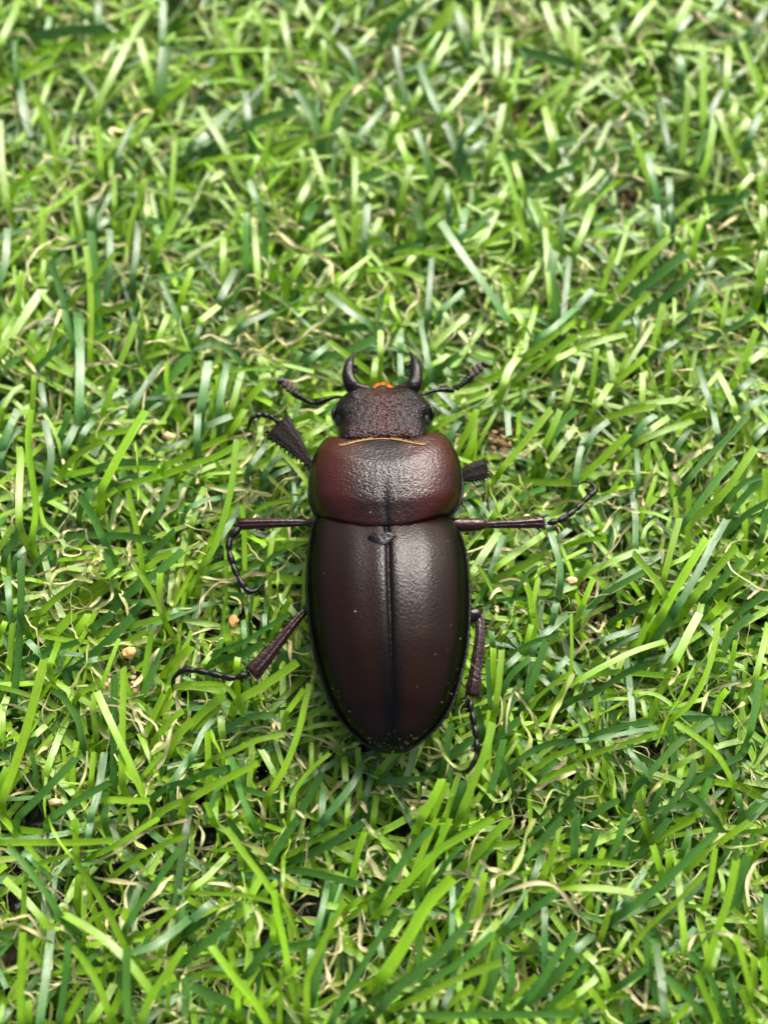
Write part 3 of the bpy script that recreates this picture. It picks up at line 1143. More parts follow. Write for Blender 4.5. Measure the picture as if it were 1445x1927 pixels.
L15 1220 1352 1238 1312 1258 1262
L+6 1233 1405 1253 1355 1278 1310 1308 1247
L10 1205 1262 1238 1255 1273 1249
G15 1115 1385 1158 1370 1228 1357
B+12 1118 1392 1175 1380 1238 1370
B11 1078 1395 1108 1392
L12 1083 1430 1120 1417 1183 1397 1235 1380
L-19 1128 1512 1138 1462 1140 1407
B+15 1218 1457 1200 1435 1180 1410
G+16 1208 1470 1243 1432 1283 1392 1340 1355
G15 1263 1480 1268 1435 1263 1392 1258 1362
L+14 1378 1470 1348 1420 1308 1385 1270 1360
P14 1275 1440 1313 1420 1358 1402 1430 1387
G15 1298 1475 1333 1452 1395 1422
G+15 1243 1540 1273 1497 1298 1462 1305 1430
G18 1173 1540 1188 1500 1200 1460
G19 1218 1540 1230 1515 1248 1482
L15 1210 1540 1203 1505 1198 1472
G15 1345 1540 1318 1512 1290 1492
G19 1315 1505 1328 1482 1338 1455
L16 1444 1497 1395 1480 1343 1470
G+19 1410 1380 1420 1330 1428 1280
G15 1398 1417 1408 1395
P14 1420 1277 1430 1237 1444 1172
L16 1398 1317 1405 1275
L15 1428 1330 1444 1290
L15 1345 1345 1353 1317 1368 1297
L7 1350 1290 1350 1237
B11 1380 1292 1380 1262
G14 1283 1352 1323 1352 1378 1355
L15 1330 1450 1338 1367
G17 1078 1497 1095 1480 1115 1470
G15 1103 1540 1133 1522 1163 1505
G11 1083 1345 1105 1385
L11 1123 1355 1120 1305
B7 1139 1365 1140 1300
L7 1155 1362 1175 1330
P10 1215 1350 1208 1315
G15 1393 1530 1388 1492
G19 1398 1540 1428 1510
L15 1288 1540 1318 1530
G7 1444 1385 1418 1437
G15 1205 1425 1233 1440
L12 1373 1267 1383 1205
P7 1145 1430 1155 1467 1158 1517 1175 1540
T7 1165 1395 1155 1415 1173 1455 1175 1505
T6 1168 1397 1178 1422 1195 1455
T10 1215 1512 1220 1497 1238 1477 1255 1450
T6 1093 1320 1108 1347 1130 1370
T6 1108 1330 1113 1370
T11 1123 1215 1130 1187 1140 1165
T8 1320 1340 1330 1305 1353 1292 1393 1285
T10 1360 1325 1368 1340 1400 1322
P10 1198 1302 1233 1307 1263 1325
T8 1258 1290 1275 1265 1273 1250
T12 1333 1512 1348 1507 1360 1510
T10 1390 1437 1410 1447 1444 1450
T5 1408 1442 1425 1477
T7 1430 1480 1433 1465 1444 1460
T9 1083 1450 1118 1442 1133 1425
P10 1120 1467 1123 1435
P11 1363 1242 1383 1250 1400 1257
T9 1243 1455 1258 1442
T9 1160 1302 1178 1297
T8 1135 1240 1158 1225 1180 1215
T9 1195 1540 1195 1505
T10 1378 1510 1388 1520
P7 1393 1212 1408 1227
T12 1083 1275 1095 1277
P10 1153 1315 1183 1315
T10 1103 1285 1118 1280
L+15 -5 1585 75 1585 150 1585 215 1581
L+17 240 1790 212 1732 180 1675 142 1617
P+19 285 1867 237 1805 182 1757 120 1720
L+7 140 1615 117 1590 100 1560 92 1535
G+15 112 1720 95 1692 55 1635 15 1592
P16 82 1732 50 1695 10 1655
G+15 237 1745 262 1705 300 1652 340 1595
L14 212 1650 270 1607 350 1572
L12 175 1612 225 1587 265 1560 300 1540
L-15 -5 1552 37 1560 87 1567
L16 145 1610 142 1540
L5 120 1540 160 1587
L+16 40 1925 40 1840 44 1755
B+18 75 1925 85 1852 97 1750
B15 -5 1932 30 1887 80 1830
G+15 112 1925 122 1852 130 1770
L+16 207 1910 185 1852 157 1805 135 1780
G+17 242 1925 239 1865 239 1785
L+17 265 1925 287 1872 312 1835 347 1782
B+19 247 1792 287 1782 325 1755 361 1725
L14 245 1762 282 1752 332 1710
L15 125 1925 142 1890 162 1857
P17 170 1925 197 1885 215 1852
L17 202 1925 215 1900 230 1865
B15 342 1735 341 1677 337 1635
B17 272 1925 312 1890 361 1862
L10 317 1890 317 1840
L16 80 1815 52 1775
L12 45 1730 47 1660
L7 0 1685 25 1735
L11 60 1635 87 1620 130 1610
L15 225 1752 240 1710
L15 192 1847 205 1810
L15 270 1822 310 1787
L15 55 1925 55 1882
L15 145 1690 150 1647
P10 0 1925 7 1890
B15 167 1572 172 1540
G15 335 1815 361 1805
L10 160 1760 175 1727 212 1712
B10 100 1700 105 1645
B12 62 1620 45 1600
P5 315 1610 300 1580
T10 172 1625 212 1605 245 1585 280 1560 322 1550 355 1542
T10 215 1625 232 1600
T10 287 1587 300 1607 305 1630
T11 177 1650 212 1657 250 1662 282 1662
T11 252 1710 285 1690 312 1660 327 1647
T8 240 1760 252 1750 262 1725 300 1710 332 1705
T10 357 1602 352 1647
T10 0 1727 10 1742 27 1737 57 1750 87 1765 122 1785
T10 90 1737 112 1742 132 1757 142 1772
T11 87 1665 110 1685 132 1710 145 1720
T10 75 1640 82 1680 95 1720
T9 132 1862 150 1867 180 1865
T11 140 1805 140 1852
T8 250 1800 282 1802 322 1802
T10 292 1897 325 1905 355 1925
T10 352 1820 342 1852 337 1905
T5 50 1822 75 1837 115 1850
T8 85 1565 87 1590 90 1620
T8 245 1650 282 1632
T11 310 1555 327 1570
T9 160 1652 162 1700
T3 165 1795 170 1770
T7 250 1887 275 1867
T6 202 1685 225 1705
L+17 506 1930 478 1882 438 1835 398 1780
L+15 518 1685 486 1640 453 1597 426 1557
L+15 543 1825 533 1765 521 1715 516 1675
L10 573 1815 561 1765 546 1725 526 1682
L+15 578 1915 577 1847 591 1810 618 1752 648 1695
L14 651 1712 683 1687
L14 586 1895 631 1875 673 1855 711 1842
G+17 623 1925 648 1872 683 1817 722 1750
L+10 356 1680 423 1682 473 1687 511 1697
L12 511 1647 551 1607 586 1585 651 1556
G19 501 1635 526 1590 561 1540
G19 543 1622 586 1605 636 1580 686 1545
G16 536 1637 586 1642 681 1665
B15 593 1765 606 1715 618 1657
G-15 601 1765 618 1715 633 1662
L15 663 1650 673 1605 688 1560
P15 361 1672 393 1647 431 1607
B19 361 1732 403 1695
G16 356 1752 398 1725 453 1700
G19 356 1800 393 1770 436 1732
B15 418 1770 438 1732
L16 446 1780 471 1740 488 1710
L15 486 1690 521 1660
L14 513 1762 516 1720
G15 466 1597 448 1565 428 1540
G17 461 1837 486 1805 511 1770
G15 458 1795 498 1787 596 1772
L14 521 1862 538 1840 561 1820
L12 526 1925 527 1862
L11 498 1895 523 1867
L15 558 1890 543 1840 526 1822
L7 491 1812 521 1820 543 1845 558 1865
G22 486 1925 436 1890 398 1872 356 1852
L16 356 1837 393 1832 433 1835
L15 441 1822 433 1782
L14 448 1900 448 1865
G15 658 1925 691 1895
G19 671 1902 722 1870
G15 696 1690 708 1740 718 1802
L11 693 1690 722 1670
G19 588 1872 596 1840 601 1792
B15 583 1815 586 1785
G7 523 1865 523 1795
G7 551 1702 561 1665 573 1600
G15 586 1570 626 1540
G15 663 1877 668 1925
G7 483 1540 501 1585
L12 443 1545 453 1540
L6 393 1625 411 1582
T10 361 1582 376 1540
L10 411 1600 461 1595
L12 643 1740 686 1702
G15 408 1925 418 1907
T8 366 1540 383 1572 373 1605 361 1615
T10 376 1632 391 1610 401 1595
T10 391 1662 431 1665 461 1682 483 1715 491 1740 481 1770
T11 411 1640 436 1642 446 1652
T8 461 1582 481 1570 493 1572
P7 461 1735 461 1677 456 1640
T7 546 1702 571 1685 586 1675 601 1680
T7 556 1720 576 1702 596 1700
T12 596 1612 618 1627
T11 626 1660 626 1627
T8 611 1797 636 1792 643 1780 638 1740 628 1720
T10 611 1797 616 1827 623 1855 641 1870
T11 678 1712 678 1752 676 1780 693 1790
T12 683 1540 696 1560 708 1570
T11 721 1610 713 1595 693 1600 693 1622 703 1647
T11 711 1840 703 1872 713 1895
T6 533 1877 548 1900 586 1910 623 1905
T10 496 1877 521 1876
T10 481 1617 503 1612
T7 556 1595 561 1577 583 1577
P10 533 1627 533 1660
P5 533 1540 546 1582 533 1617
T6 551 1765 556 1795 568 1812
T7 681 1865 683 1895
T10 646 1910 661 1912
T8 368 1772 386 1752
T9 441 1782 453 1800
T9 698 1740 683 1735
T7 471 1782 481 1760
T4 626 1597 628 1617
T8 713 1572 722 1555
T7 593 1660 606 1672
T8 676 1630 688 1665 683 1690
L+29 717 1842 744 1802 772 1757 804 1702 852 1650
G+20 717 1897 759 1850 817 1802 882 1737
G+17 802 1852 847 1822 892 1790 929 1755
L+16 757 1890 817 1862 872 1837 944 1810
G+19 952 1747 997 1715 1047 1680
L15 962 1882 1009 1835
G+19 984 1887 1022 1840 1052 1790 1083 1752
G19 989 1895 1034 1850 1083 1790
G16 1029 1900 1059 1867 1083 1840
L16 1047 1897 1083 1867
G+16 774 1910 897 1910 1077 1907
L+19 717 1712 759 1667 822 1602 872 1572 929 1540
L20 864 1635 897 1605 922 1577 959 1540
L15 872 1595 922 1590 979 1585
G+18 729 1662 759 1620 784 1587 812 1557
L15 777 1647 792 1610 822 1540
L15 794 1670 822 1597 847 1540
G11 814 1660 842 1622 869 1590
L15 777 1585 792 1540
G14 787 1740 787 1702 779 1672
G15 789 1890 789 1757
L10 837 1825 827 1777 814 1732
B14 849 1785 851 1727 851 1665
L15 887 1735 902 1690 912 1640
L15 887 1900 912 1840 934 1755
P17 892 1782 917 1757 939 1732
B9 949 1740 969 1710 992 1675
G12 944 1897 962 1852 962 1810 944 1775
G10 964 1795 1014 1795
L16 987 1785 962 1757
B15 1024 1815 1024 1705
G19 1004 1600 1034 1565 1059 1540
G15 987 1617 1017 1585
L15 1022 1650 1047 1582
L12 1032 1645 1083 1620
B15 1002 1657 1022 1600
L15 1007 1670 1083 1667
P10 989 1715 987 1640
L15 829 1905 859 1877 889 1855
P15 814 1902 824 1865
B15 834 1897 852 1852
G19 717 1765 734 1735 749 1712
P10 722 1695 734 1665
P15 749 1925 769 1900
P11 789 1925 789 1897
L17 814 1925 847 1910
G19 917 1877 932 1827 937 1777
P15 962 1715 947 1737
G12 997 1572 1032 1540
G15 1079 1605 1079 1540
L6 739 1722 774 1700
L10 862 1702 882 1680
L15 862 1790 867 1765
L5 992 1785 1022 1730
T+12 922 1652 942 1642 964 1640 982 1602 989 1570 1007 1540
T12 979 1560 987 1540
T11 902 1617 922 1635 947 1640 979 1655
T+11 927 1690 942 1680 972 1670 1004 1662 1037 1665 1059 1682 1083 1715
T11 924 1690 927 1660 939 1640
T+9 884 1735 914 1720 937 1717 957 1702
T12 887 1777 897 1747 914 1707 922 1690
T12 832 1645 862 1640 884 1650 904 1665 919 1680
T10 859 1775 882 1777 894 1767 882 1752
T14 992 1580 1022 1595 1044 1610 1059 1617
T10 1057 1672 1074 1677 1083 1700
T10 1059 1620 1083 1640
T15 812 1727 839 1725
T10 899 1815 909 1840 917 1890
T9 972 1830 974 1855 964 1870
T10 984 1755 987 1777
T10 779 1775 777 1805 767 1815
T12 747 1805 762 1835
T9 777 1852 797 1855 822 1872 834 1882
T8 737 1897 749 1915
T10 942 1622 959 1602
T10 994 1637 989 1625 972 1625
T10 722 1620 727 1640
T5 847 1575 854 1552
T7 1049 1700 1057 1730
T10 927 1862 947 1857
T10 722 1832 734 1795
T8 922 1900 942 1877
T10 1052 1595 1057 1602
T6 804 1822 834 1825
T7 722 1895 742 1900
T7 877 1545 884 1582
G+19 1175 1715 1233 1672 1290 1620 1348 1565
L16 1288 1640 1320 1612 1358 1582 1410 1545
P+16 1288 1790 1285 1752 1280 1702 1275 1645 1273 1602
L+18 1328 1820 1348 1752 1370 1690 1385 1617
L15 1310 1795 1323 1715 1335 1660 1345 1595
L+13 1178 1805 1205 1760 1243 1722 1283 1687 1328 1642
L9 1155 1740 1208 1715 1263 1705 1340 1706
P+16 1078 1671 1133 1672 1193 1680
L14 1078 1620 1133 1622 1183 1627
L15 1203 1590 1258 1565 1308 1540
G16 1175 1612 1198 1577 1223 1540
G17 1155 1660 1190 1620 1223 1585 1258 1540
G16 1133 1657 1153 1610 1175 1540
G15 1105 1612 1123 1562
G15 1081 1612 1085 1540
L14 1110 1740 1110 1680 1135 1597
L15 1130 1765 1148 1710
B19 1078 1792 1115 1760
B12 1175 1700 1193 1670 1213 1640
B15 1158 1727 1173 1695
L+15 1413 1867 1398 1810 1383 1757
L15 1378 1795 1358 1752
L15 1428 1925 1420 1865 1418 1802
L17 1443 1865 1435 1800
L14 1418 1925 1395 1862
L+15 1353 1925 1330 1875 1310 1832
G+16 1325 1910 1293 1877 1250 1837
G16 1370 1925 1348 1872 1328 1827 1293 1792
G14 1390 1925 1380 1890 1370 1842
G15 1238 1885 1223 1840 1215 1765
B+19 1250 1915 1243 1840 1233 1775
L15 1263 1925 1295 1890
B12 1255 1792 1278 1777 1308 1745
G15 1348 1837 1388 1800
P14 1340 1822 1353 1772
G20 1368 1755 1388 1690 1405 1610
L14 1433 1782 1428 1705
B12 1440 1765 1440 1682
G15 1368 1572 1333 1540
G15 1363 1612 1388 1577
L15 1243 1640 1228 1590
L15 1258 1640 1258 1597
L15 1220 1570 1208 1545
B10 1268 1765 1273 1740
P17 1145 1867 1133 1827 1100 1792
L15 1150 1925 1128 1885 1108 1860
P15 1078 1875 1113 1850 1133 1822
G17 1183 1925 1180 1882
G14 1110 1925 1090 1877
L15 1148 1872 1188 1875
P11 1158 1797 1185 1752
L11 1128 1810 1155 1785
G16 1078 1842 1105 1812
L15 1078 1912 1098 1887
G16 1165 1855 1218 1820
L14 1410 1612 1410 1590
L15 1428 1602 1444 1582
L10 1398 1565 1444 1562
G15 1283 1602 1298 1565
P10 1083 1655 1110 1640
L10 1248 1590 1263 1580
G15 1223 1747 1243 1765
L12 1083 1645 1105 1627
P10 1218 1665 1235 1682 1253 1702
P7 1223 1627 1218 1660
T9 1083 1702 1090 1720 1110 1742 1120 1765 1128 1785
T12 1083 1682 1088 1700
T12 1115 1680 1133 1695 1143 1712
T12 1163 1740 1183 1750 1200 1762
T12 1208 1725 1225 1730 1240 1750 1255 1780
T6 1143 1755 1158 1775
T8 1235 1735 1255 1755
T+11 1295 1790 1305 1760 1328 1752 1365 1757 1403 1772 1425 1782
T11 1408 1707 1405 1670 1413 1640 1423 1622 1444 1615
T4 1413 1650 1415 1665 1430 1672
T9 1428 1647 1444 1672
T10 1378 1575 1408 1572 1444 1580
T10 1390 1582 1395 1607
T8 1158 1800 1180 1817 1183 1840 1170 1860
T8 1155 1815 1170 1832 1183 1847
T10 1218 1842 1213 1900
P8 1253 1792 1263 1815 1283 1837
P9 1248 1795 1278 1790
T11 1263 1832 1263 1815
P10 1358 1680 1360 1665 1353 1637
T10 1345 1665 1343 1685
T7 1175 1590 1158 1610 1155 1620
T3 1145 1622 1150 1665
T5 1175 1572 1178 1550
T7 1143 1540 1158 1552
T9 1093 1600 1093 1572
T10 1105 1910 1123 1915
T7 1365 1755 1375 1765
P12 1430 1875 1444 1885
P8 1300 1897 1305 1915
P7 1408 1747 1413 1772
T8 1390 1900 1395 1887
P7 1355 1865 1365 1902 1373 1925
T8 1308 1572 1323 1577
"""
blades, fibres = [], []
for line in TRACE.strip().split('\n'):
    f = line.split(); code = f[0][0]; rest = f[0][1:]; lift = 0
    if rest[0] in '+-': lift = 1 if rest[0] == '+' else -1; rest = rest[1:]
    pts = np.array(list(map(float, f[1:]))).reshape(-1, 2); wd = float(rest)
    (fibres if code == 'T' or wd < 8.5 else blades).append((code, lift, wd, pts))

def lay(code, lift, wd, pts, S, thin=False):
    """Centre line, normal and half width of one blade that is seen at these places in the photograph."""
    q = catmull(pts, S - 3 if not thin else S)
    plen = np.linalg.norm(np.diff(pts, axis=0), axis=1).sum() / 190.0
    top = {1: rng.uniform(1.36, 1.46), 0: rng.uniform(1.02, 1.22), -1: rng.uniform(0.86, 0.96)}[lift]
    m = len(q); t = np.linspace(0, 1, m)
    if thin:
        z = top - 0.06 + 0.07 * np.sin(t * rng.uniform(3, 9) + rng.uniform(0, 6)) * (0.4 if lift > 0 else 1)
        if lift == 0 : z = z - 0.02
    else:
        dz = min(0.5, max(0.06, 0.30 * plen)) * (0.5 if lift > 0 else 1.0)
        z = top - dz * (1 - t) ** 1.4
        z = z + 0.02 * np.sin(t * 3.0 + rng.uniform(0, 6))
    glossy = code in 'BP' and not thin
    c = P(q[:, 0], q[:, 1], z)
    view = norm(CAM - c.mean(0)); hv = norm(view + np.array(SUND)); hv = hv / hv[2]
    if glossy:                                        # these lie so that their face mirrors the light, as in the photograph
        mid = rng.uniform(0.35, 0.8)
        dxy = np.diff(c[:, :2], axis=0); rise = -(dxy @ hv[:2])
        z = np.concatenate([[0], np.cumsum(rise)]); z = z - z.max() + top - rng.uniform(0.15, 0.5) * np.abs(t - mid) ** 2 * plen
        z = np.maximum(z, 0.5); c = P(q[:, 0], q[:, 1], z)
    if not thin:
        d = c[0] - c[1]; d[2] = 0; d = norm(d)
        L = min(0.22, 0.3 * z[0])
        ext = np.array([c[0] + d * L * k + np.array([0, 0, -(z[0] - 0.25) * kk]) for k, kk in ((1.0, 1.0), (0.8, 0.5), (0.35, 0.12))])
        c = np.vstack([ext, c])
    depth = np.linalg.norm(c - CAM, axis=1)
    hw = wd * 0.5 * depth / FOC
    hw = hw * (0.68 if thin else 0.79)
    T = norm(np.gradient(c, axis=0))
    if glossy: tgt = norm(hv) + rng.normal(0, 0.085, 3)
    else:
        tgt = norm(CAM - TARGET) + rng.normal(0, 0.12, 3) + np.array([rng.choice([-1, 1]) * 0.12, -0.12, 0])
    if thin:
        ph = rng.uniform(0, 6.28); fr = rng.uniform(2, 7); s = np.linspace(0, 1, S)
        tw = 0.7 * np.sin(ph + fr * s * 2)
        side = norm(np.cross(T, np.broadcast_to(tgt, T.shape))); up = norm(np.cross(side, T))
        N = up * np.cos(tw)[:, None] + side * np.sin(tw)[:, None]
        hw = hw * (0.95 + 0.25 * np.sin(s * 13 + ph)); hw[0] *= .5; hw[-1] *= .4
    else:
        N = np.broadcast_to(norm(tgt), T.shape).copy()
        twist = rng.normal(0, 0.12) * np.linspace(-1, 1, S)
        side = norm(np.cross(T, N)); N = N * np.cos(twist)[:, None] + side * np.sin(twist)[:, None]
    return c, N, hw

def shade_of(code): return code if code != 'T' else ('t' if rng.random() < 0.16 else 'T')

turf = bpy.data.objects.new('artificial_grass', None); SC.collection.objects.link(turf)
tag(turf, 'mat of artificial grass with lime and dark green blades around the beetle', 'artificial turf')

S1 = 14
order = sorted(range(len(blades)), key=lambda i: -(blades[i][2] * np.linalg.norm(np.diff(blades[i][3], axis=0), axis=1).sum() * (1.6 if blades[i][1] > 0 else 1)))
solo = set(order[:296])
Cs, Ns, Ws, Ts = [], [], [], []
for i, (code, lift, wd, pts) in enumerate(blades):
    c, N, hw = lay(code, lift, wd, pts, S1)
    if i in solo:
        V, F, uv = ribbons(c[None], N[None], hw[None], BU, BN, 0.35)
        tint = np.repeat(varied(code, 1, 0.12), V[0].size // 3, 0)
        org = c[2].copy()
        o = mesh_from('grass_blade', V.reshape(-1, 3) - org, F, MB, turf, tint, uv.reshape(-1, 2)); o.location = org.tolist()
    else:
        Cs.append(c); Ns.append(N); Ws.append(hw); Ts.append(varied(code, 1, 0.14)[0])

# random deeper blades: the pile under and around the ones picked out above
def pile(n, xr, yr, hmax_in, hmax_out, s):
    x = rng.uniform(*xr, n); y = rng.uniform(*yr, n)
    tuft = rng.random(n) < 0.7                       # many blades rise from stitched tufts
    gx_, gy_ = np.round(x / 0.62) * 0.62, np.round(y / 0.55) * 0.55
    x = np.where(tuft, gx_ + rng.normal(0, 0.09, n), x); y = np.where(tuft, gy_ + rng.normal(0, 0.09, n), y)
    az = rng.uniform(0, 2 * np.pi, n); lean = rng.uniform(0.35, 1.35, n); L = rng.uniform(1.0, 2.4, n)
    t = np.linspace(0, 1, s)[None, :]
    bend = rng.normal(0.5, 0.35, n)[:, None]
    th = lean[:, None] * (0.45 + 0.8 * t ** 0.8) + bend * t ** 2 * 0.6
    th = np.minimum(th, 1.62)
    a2 = az[:, None] + rng.normal(0, 0.35, n)[:, None] * t
    ds = L[:, None] / (s - 1)
    hx = np.cumsum(np.sin(th) * np.cos(a2) * ds, 1); hy = np.cumsum(np.sin(th) * np.sin(a2) * ds, 1); hz = np.cumsum(np.cos(th) * ds, 1)
    C = np.stack([x[:, None] + hx, y[:, None] + hy, hz], -1)
    px, py = project(C[:, s // 2]); inf = (px > -30) & (px < 1475) & (py > -30) & (py < 1957)
    top = np.where(inf, rng.uniform(0.25, hmax_in, n), rng.uniform(0.6, hmax_out, n))
    C[..., 2] *= (top / np.maximum(C[..., 2].max(1), 1e-3))[:, None]; C[..., 2] += 0.22
    px2, py2 = project(C[:, -1]); near = (px2 > -60) & (px2 < 1500) & (py2 > -60) & (py2 < 1990)
    C[..., 2] = np.where(near[:, None], np.minimum(C[..., 2], hmax_in + 0.12), C[..., 2])
    N = np.array([0, 0, 1.0]) + rng.normal(0, 0.33, (n, 1, 3)) + np.array([0, 0.0, 0.0]); N = np.broadcast_to(norm(N), C.shape).copy()
    return C, N

HOLES = np.array([(60, 1530, 46), (30, 1690, 34), (25, 1800, 30), (100, 1560, 26), (280, 1590, 22), (380, 1580, 30), (290, 1715, 30), (225, 1640, 24), (210, 1690, 20), (255, 1275, 26), (500, 1760, 20),
                  (560, 1700, 34), (590, 1715, 26), (700, 1790, 16), (760, 1560, 30), (980, 1550, 26), (770, 1740, 24), (820, 1755, 22), (930, 1620, 22), (1000, 1830, 20), (310, 1190, 22), (530, 1080, 16), (480, 1170, 20),
                  (940, 830, 34), (1105, 1105, 34), (1150, 1150, 20), (1240, 1405, 20), (1180, 370, 30), (975, 225, 26), (1300, 900, 14), (1350, 900, 14), (690, 1400, 12), (500, 1460, 22), (1210, 1860, 26), (1010, 700, 18), (20, 245, 12), (1360, 1490, 14), (340, 190, 10), (500, 1520, 12), (340, 1350, 12)], float)
def clear_of_gaps(C, k=1.0):
    px, py = project(C); ok = np.ones(len(C), bool)
    for hx_, hy_, hr_ in HOLES: ok &= ~(((px - hx_) ** 2 + (py - hy_) ** 2) < (hr_ * k) ** 2).any(1)
    return ok
C, N = pile(11500, (-7.5, 7.5), (-6.0, 10.5), 0.82, 1.25, S1)
ok = clear_of_gaps(C, 0.62); C, N = C[ok], N[ok]
Cs.append(C); Ns.append(N); n = len(C)
Ws.append(np.broadcast_to(rng.uniform(0.020, 0.035, n)[:, None], (n, S1)))
pick = rng.choice(list('LLLLLPPGGB'), n); Ts.append(np.array([varied(p, 1, 0.2)[0] for p in pick]))
def cat(l, nd): return np.concatenate([a[None] if a.ndim == nd else a for a in l], 0)
C, N, W, Tn = cat(Cs, 2), cat(Ns, 2), cat(Ws, 1), cat(Ts, 1)
V, F, uv = ribbons(C, N, W, BU, BN, 0.35)
tint = np.repeat(Tn, S1 * len(BU), 0)
g = mesh_from('grass', V.reshape(-1, 3), F, MB, turf, tint, uv.reshape(-1, 2))
tag(g, 'dense pile of short cut green plastic blades', kind='stuff')

# curled fibres (thatch)
S2 = 18
Cs, Ns, Ws, Ts = [], [], [], []
for code, lift, wd, pts in fibres:
    c, N, hw = lay(code, lift, wd, pts, S2, True)
    Cs.append(c); Ns.append(N); Ws.append(hw); Ts.append(varied(shade_of(code), 1, 0.15)[0])
def curls(n, xr, yr, z0, z1):
    p = np.stack([rng.uniform(*xr, n), rng.uniform(*yr, n), rng.uniform(z0, z1, n)], -1)
    a = rng.uniform(0, 6.28, n)[:, None] + np.cumsum(rng.normal(0, 0.30, (n, S2)), 1) + rng.normal(0, 0.12, n)[:, None] * np.arange(S2)
    L = rng.uniform(0.4, 1.4, n)[:, None] / S2
    c = np.stack([p[:, :1] + np.cumsum(np.cos(a) * L, 1), p[:, 1:2] + np.cumsum(np.sin(a) * L, 1),
                  p[:, 2:] + 0.10 * np.sin(rng.uniform(0, 6, n)[:, None] + np.arange(S2) * rng.uniform(.2, .7, n)[:, None])], -1)
    N = np.array([0, 0, 1.0]) + 0.8 * np.stack([np.sin(rng.uniform(0, 6, n)[:, None] + np.arange(S2) * rng.uniform(.1, .6, n)[:, None]),
                                                np.cos(rng.uniform(0, 6, n)[:, None] + np.arange(S2) * rng.uniform(.1, .6, n)[:, None]), np.zeros((n, S2))], -1)
    return c, norm(N)
for cnt, z0, z1 in ((5500, 0.22, 0.45), (6500, 0.35, 0.85), (2200, 0.78, 1.05)):
    c, N = curls(cnt, (-7.2, 7.2), (-5.8, 10.2), z0, z1)
    ok = clear_of_gaps(c, 0.45); c, N = c[ok], N[ok]; cnt = len(c)
    Cs.append(c); Ns.append(N); n = cnt
    Ws.append((0.005 + 0.018 * rng.random(n) ** 2)[:, None] * np.sin(np.linspace(0.25, 2.95, S2))[None, :] ** 0.5 * (1 + 0.3 * np.sin(rng.uniform(0, 6, n)[:, None] + np.arange(S2) * .8)))
    Ts.append(np.array([varied(p, 1, 0.25)[0] for p in rng.choice(list('TTTtttL'), n)]))
C, N, W, Tn = cat(Cs, 2), cat(Ns, 2), cat(Ws, 1), cat(Ts, 1)
V, F, uv = ribbons(C, N, W, TU, TN, 0.5)
th = mesh_from('thatch', V.reshape(-1, 3), F, MT, turf, np.repeat(Tn, S2 * 3, 0), uv.reshape(-1, 2))
tag(th, 'pale beige and olive curled fibres woven between the blades', kind='stuff')

# ------------------------------------------------------------------ beetle
B0 = P(728, 1090, 1.15)
beetle = bpy.data.objects.new('stag_beetle', None); SC.collection.objects.link(beetle); beetle.location = B0.tolist()
tag(beetle, 'glossy dark red brown stag beetle with short curved jaws resting on green turf', 'beetle')

def part(name, V, F, mat, parent, pig=None, smooth=True, label=None):
    V = np.asarray(V, float) - B0
    o = mesh_from(name, V, F, mat, parent, attr={'pig': np.zeros(len(V)) if pig is None else pig}, smooth=smooth)
    if label: o['label'] = label
    return o

def grid_faces(nt_, nu_, base=0, flip=False):
    idx = base + np.arange(nt_ * nu_).reshape(nt_, nu_)
    f = np.stack([idx[:-1, :-1], idx[:-1, 1:], idx[1:, 1:], idx[1:, :-1]], -1).reshape(-1, 4)
    return f[:, ::-1] if flip else f

def shell(rows, nt_, nu_, u0=-1.0, u1=1.0, disp=None, skirt=0.16, ts=None):
    """Domed shell from rows (Lx, Ly, Rx, Ry, rim z, height, exponent[, Cx, Cy]) given in photograph pixels. Returns V (t,u,3), t, u."""
    if ts is None: ts = np.linspace(0, 1, nt_)
    r = rows_interp(rows, ts); nt_ = len(ts)
    A = P(r[:, 0], r[:, 1], r[:, 4]); B = P(r[:, 2], r[:, 3], r[:, 4])
    if r.shape[1] > 7: Cc = P(r[:, 7], r[:, 8], r[:, 4] + r[:, 5])
    else: Cc = (A + B) / 2
    th = np.linspace(math.asin(u0), math.asin(u1), nu_); u = np.sin(th)
    uu = u[None, :, None]
    XY = A[:, None] * (uu * uu - uu) / 2 + Cc[:, None] * (1 - uu * uu) + B[:, None] * (uu * uu + uu) / 2
    p = np.maximum(r[:, 6], 1.2)[:, None]; h = np.maximum(r[:, 5], 0)[:, None]
    z = r[:, 4][:, None] + h * (1 - np.abs(u)[None, :] ** p).clip(0) ** (1 / p)
    XY[..., 2] = z
    if disp is not None: XY[..., 2] += disp(u[None, :], ts[:, None])
    Vs = XY; ul = list(u)
    mid = ((A + B) / 2)[:, None]
    def skirts(edge, e):
        k1 = edge.copy(); k1[..., 2] -= skirt * 0.45
        k2 = edge * 0.94 + mid * 0.06; k2[..., 2] = edge[..., 2] - skirt
        return k1, k2
    if u0 <= -0.999:
        a, b = skirts(Vs[:, :1], -1); Vs = np.concatenate([b, a, Vs], 1); ul = [-1.0, -1.0] + ul
    if u1 >= 0.999:
        a, b = skirts(Vs[:, -1:], 1); Vs = np.concatenate([Vs, a, b], 1); ul = ul + [1.0, 1.0]
    return Vs, ts, np.array(ul)

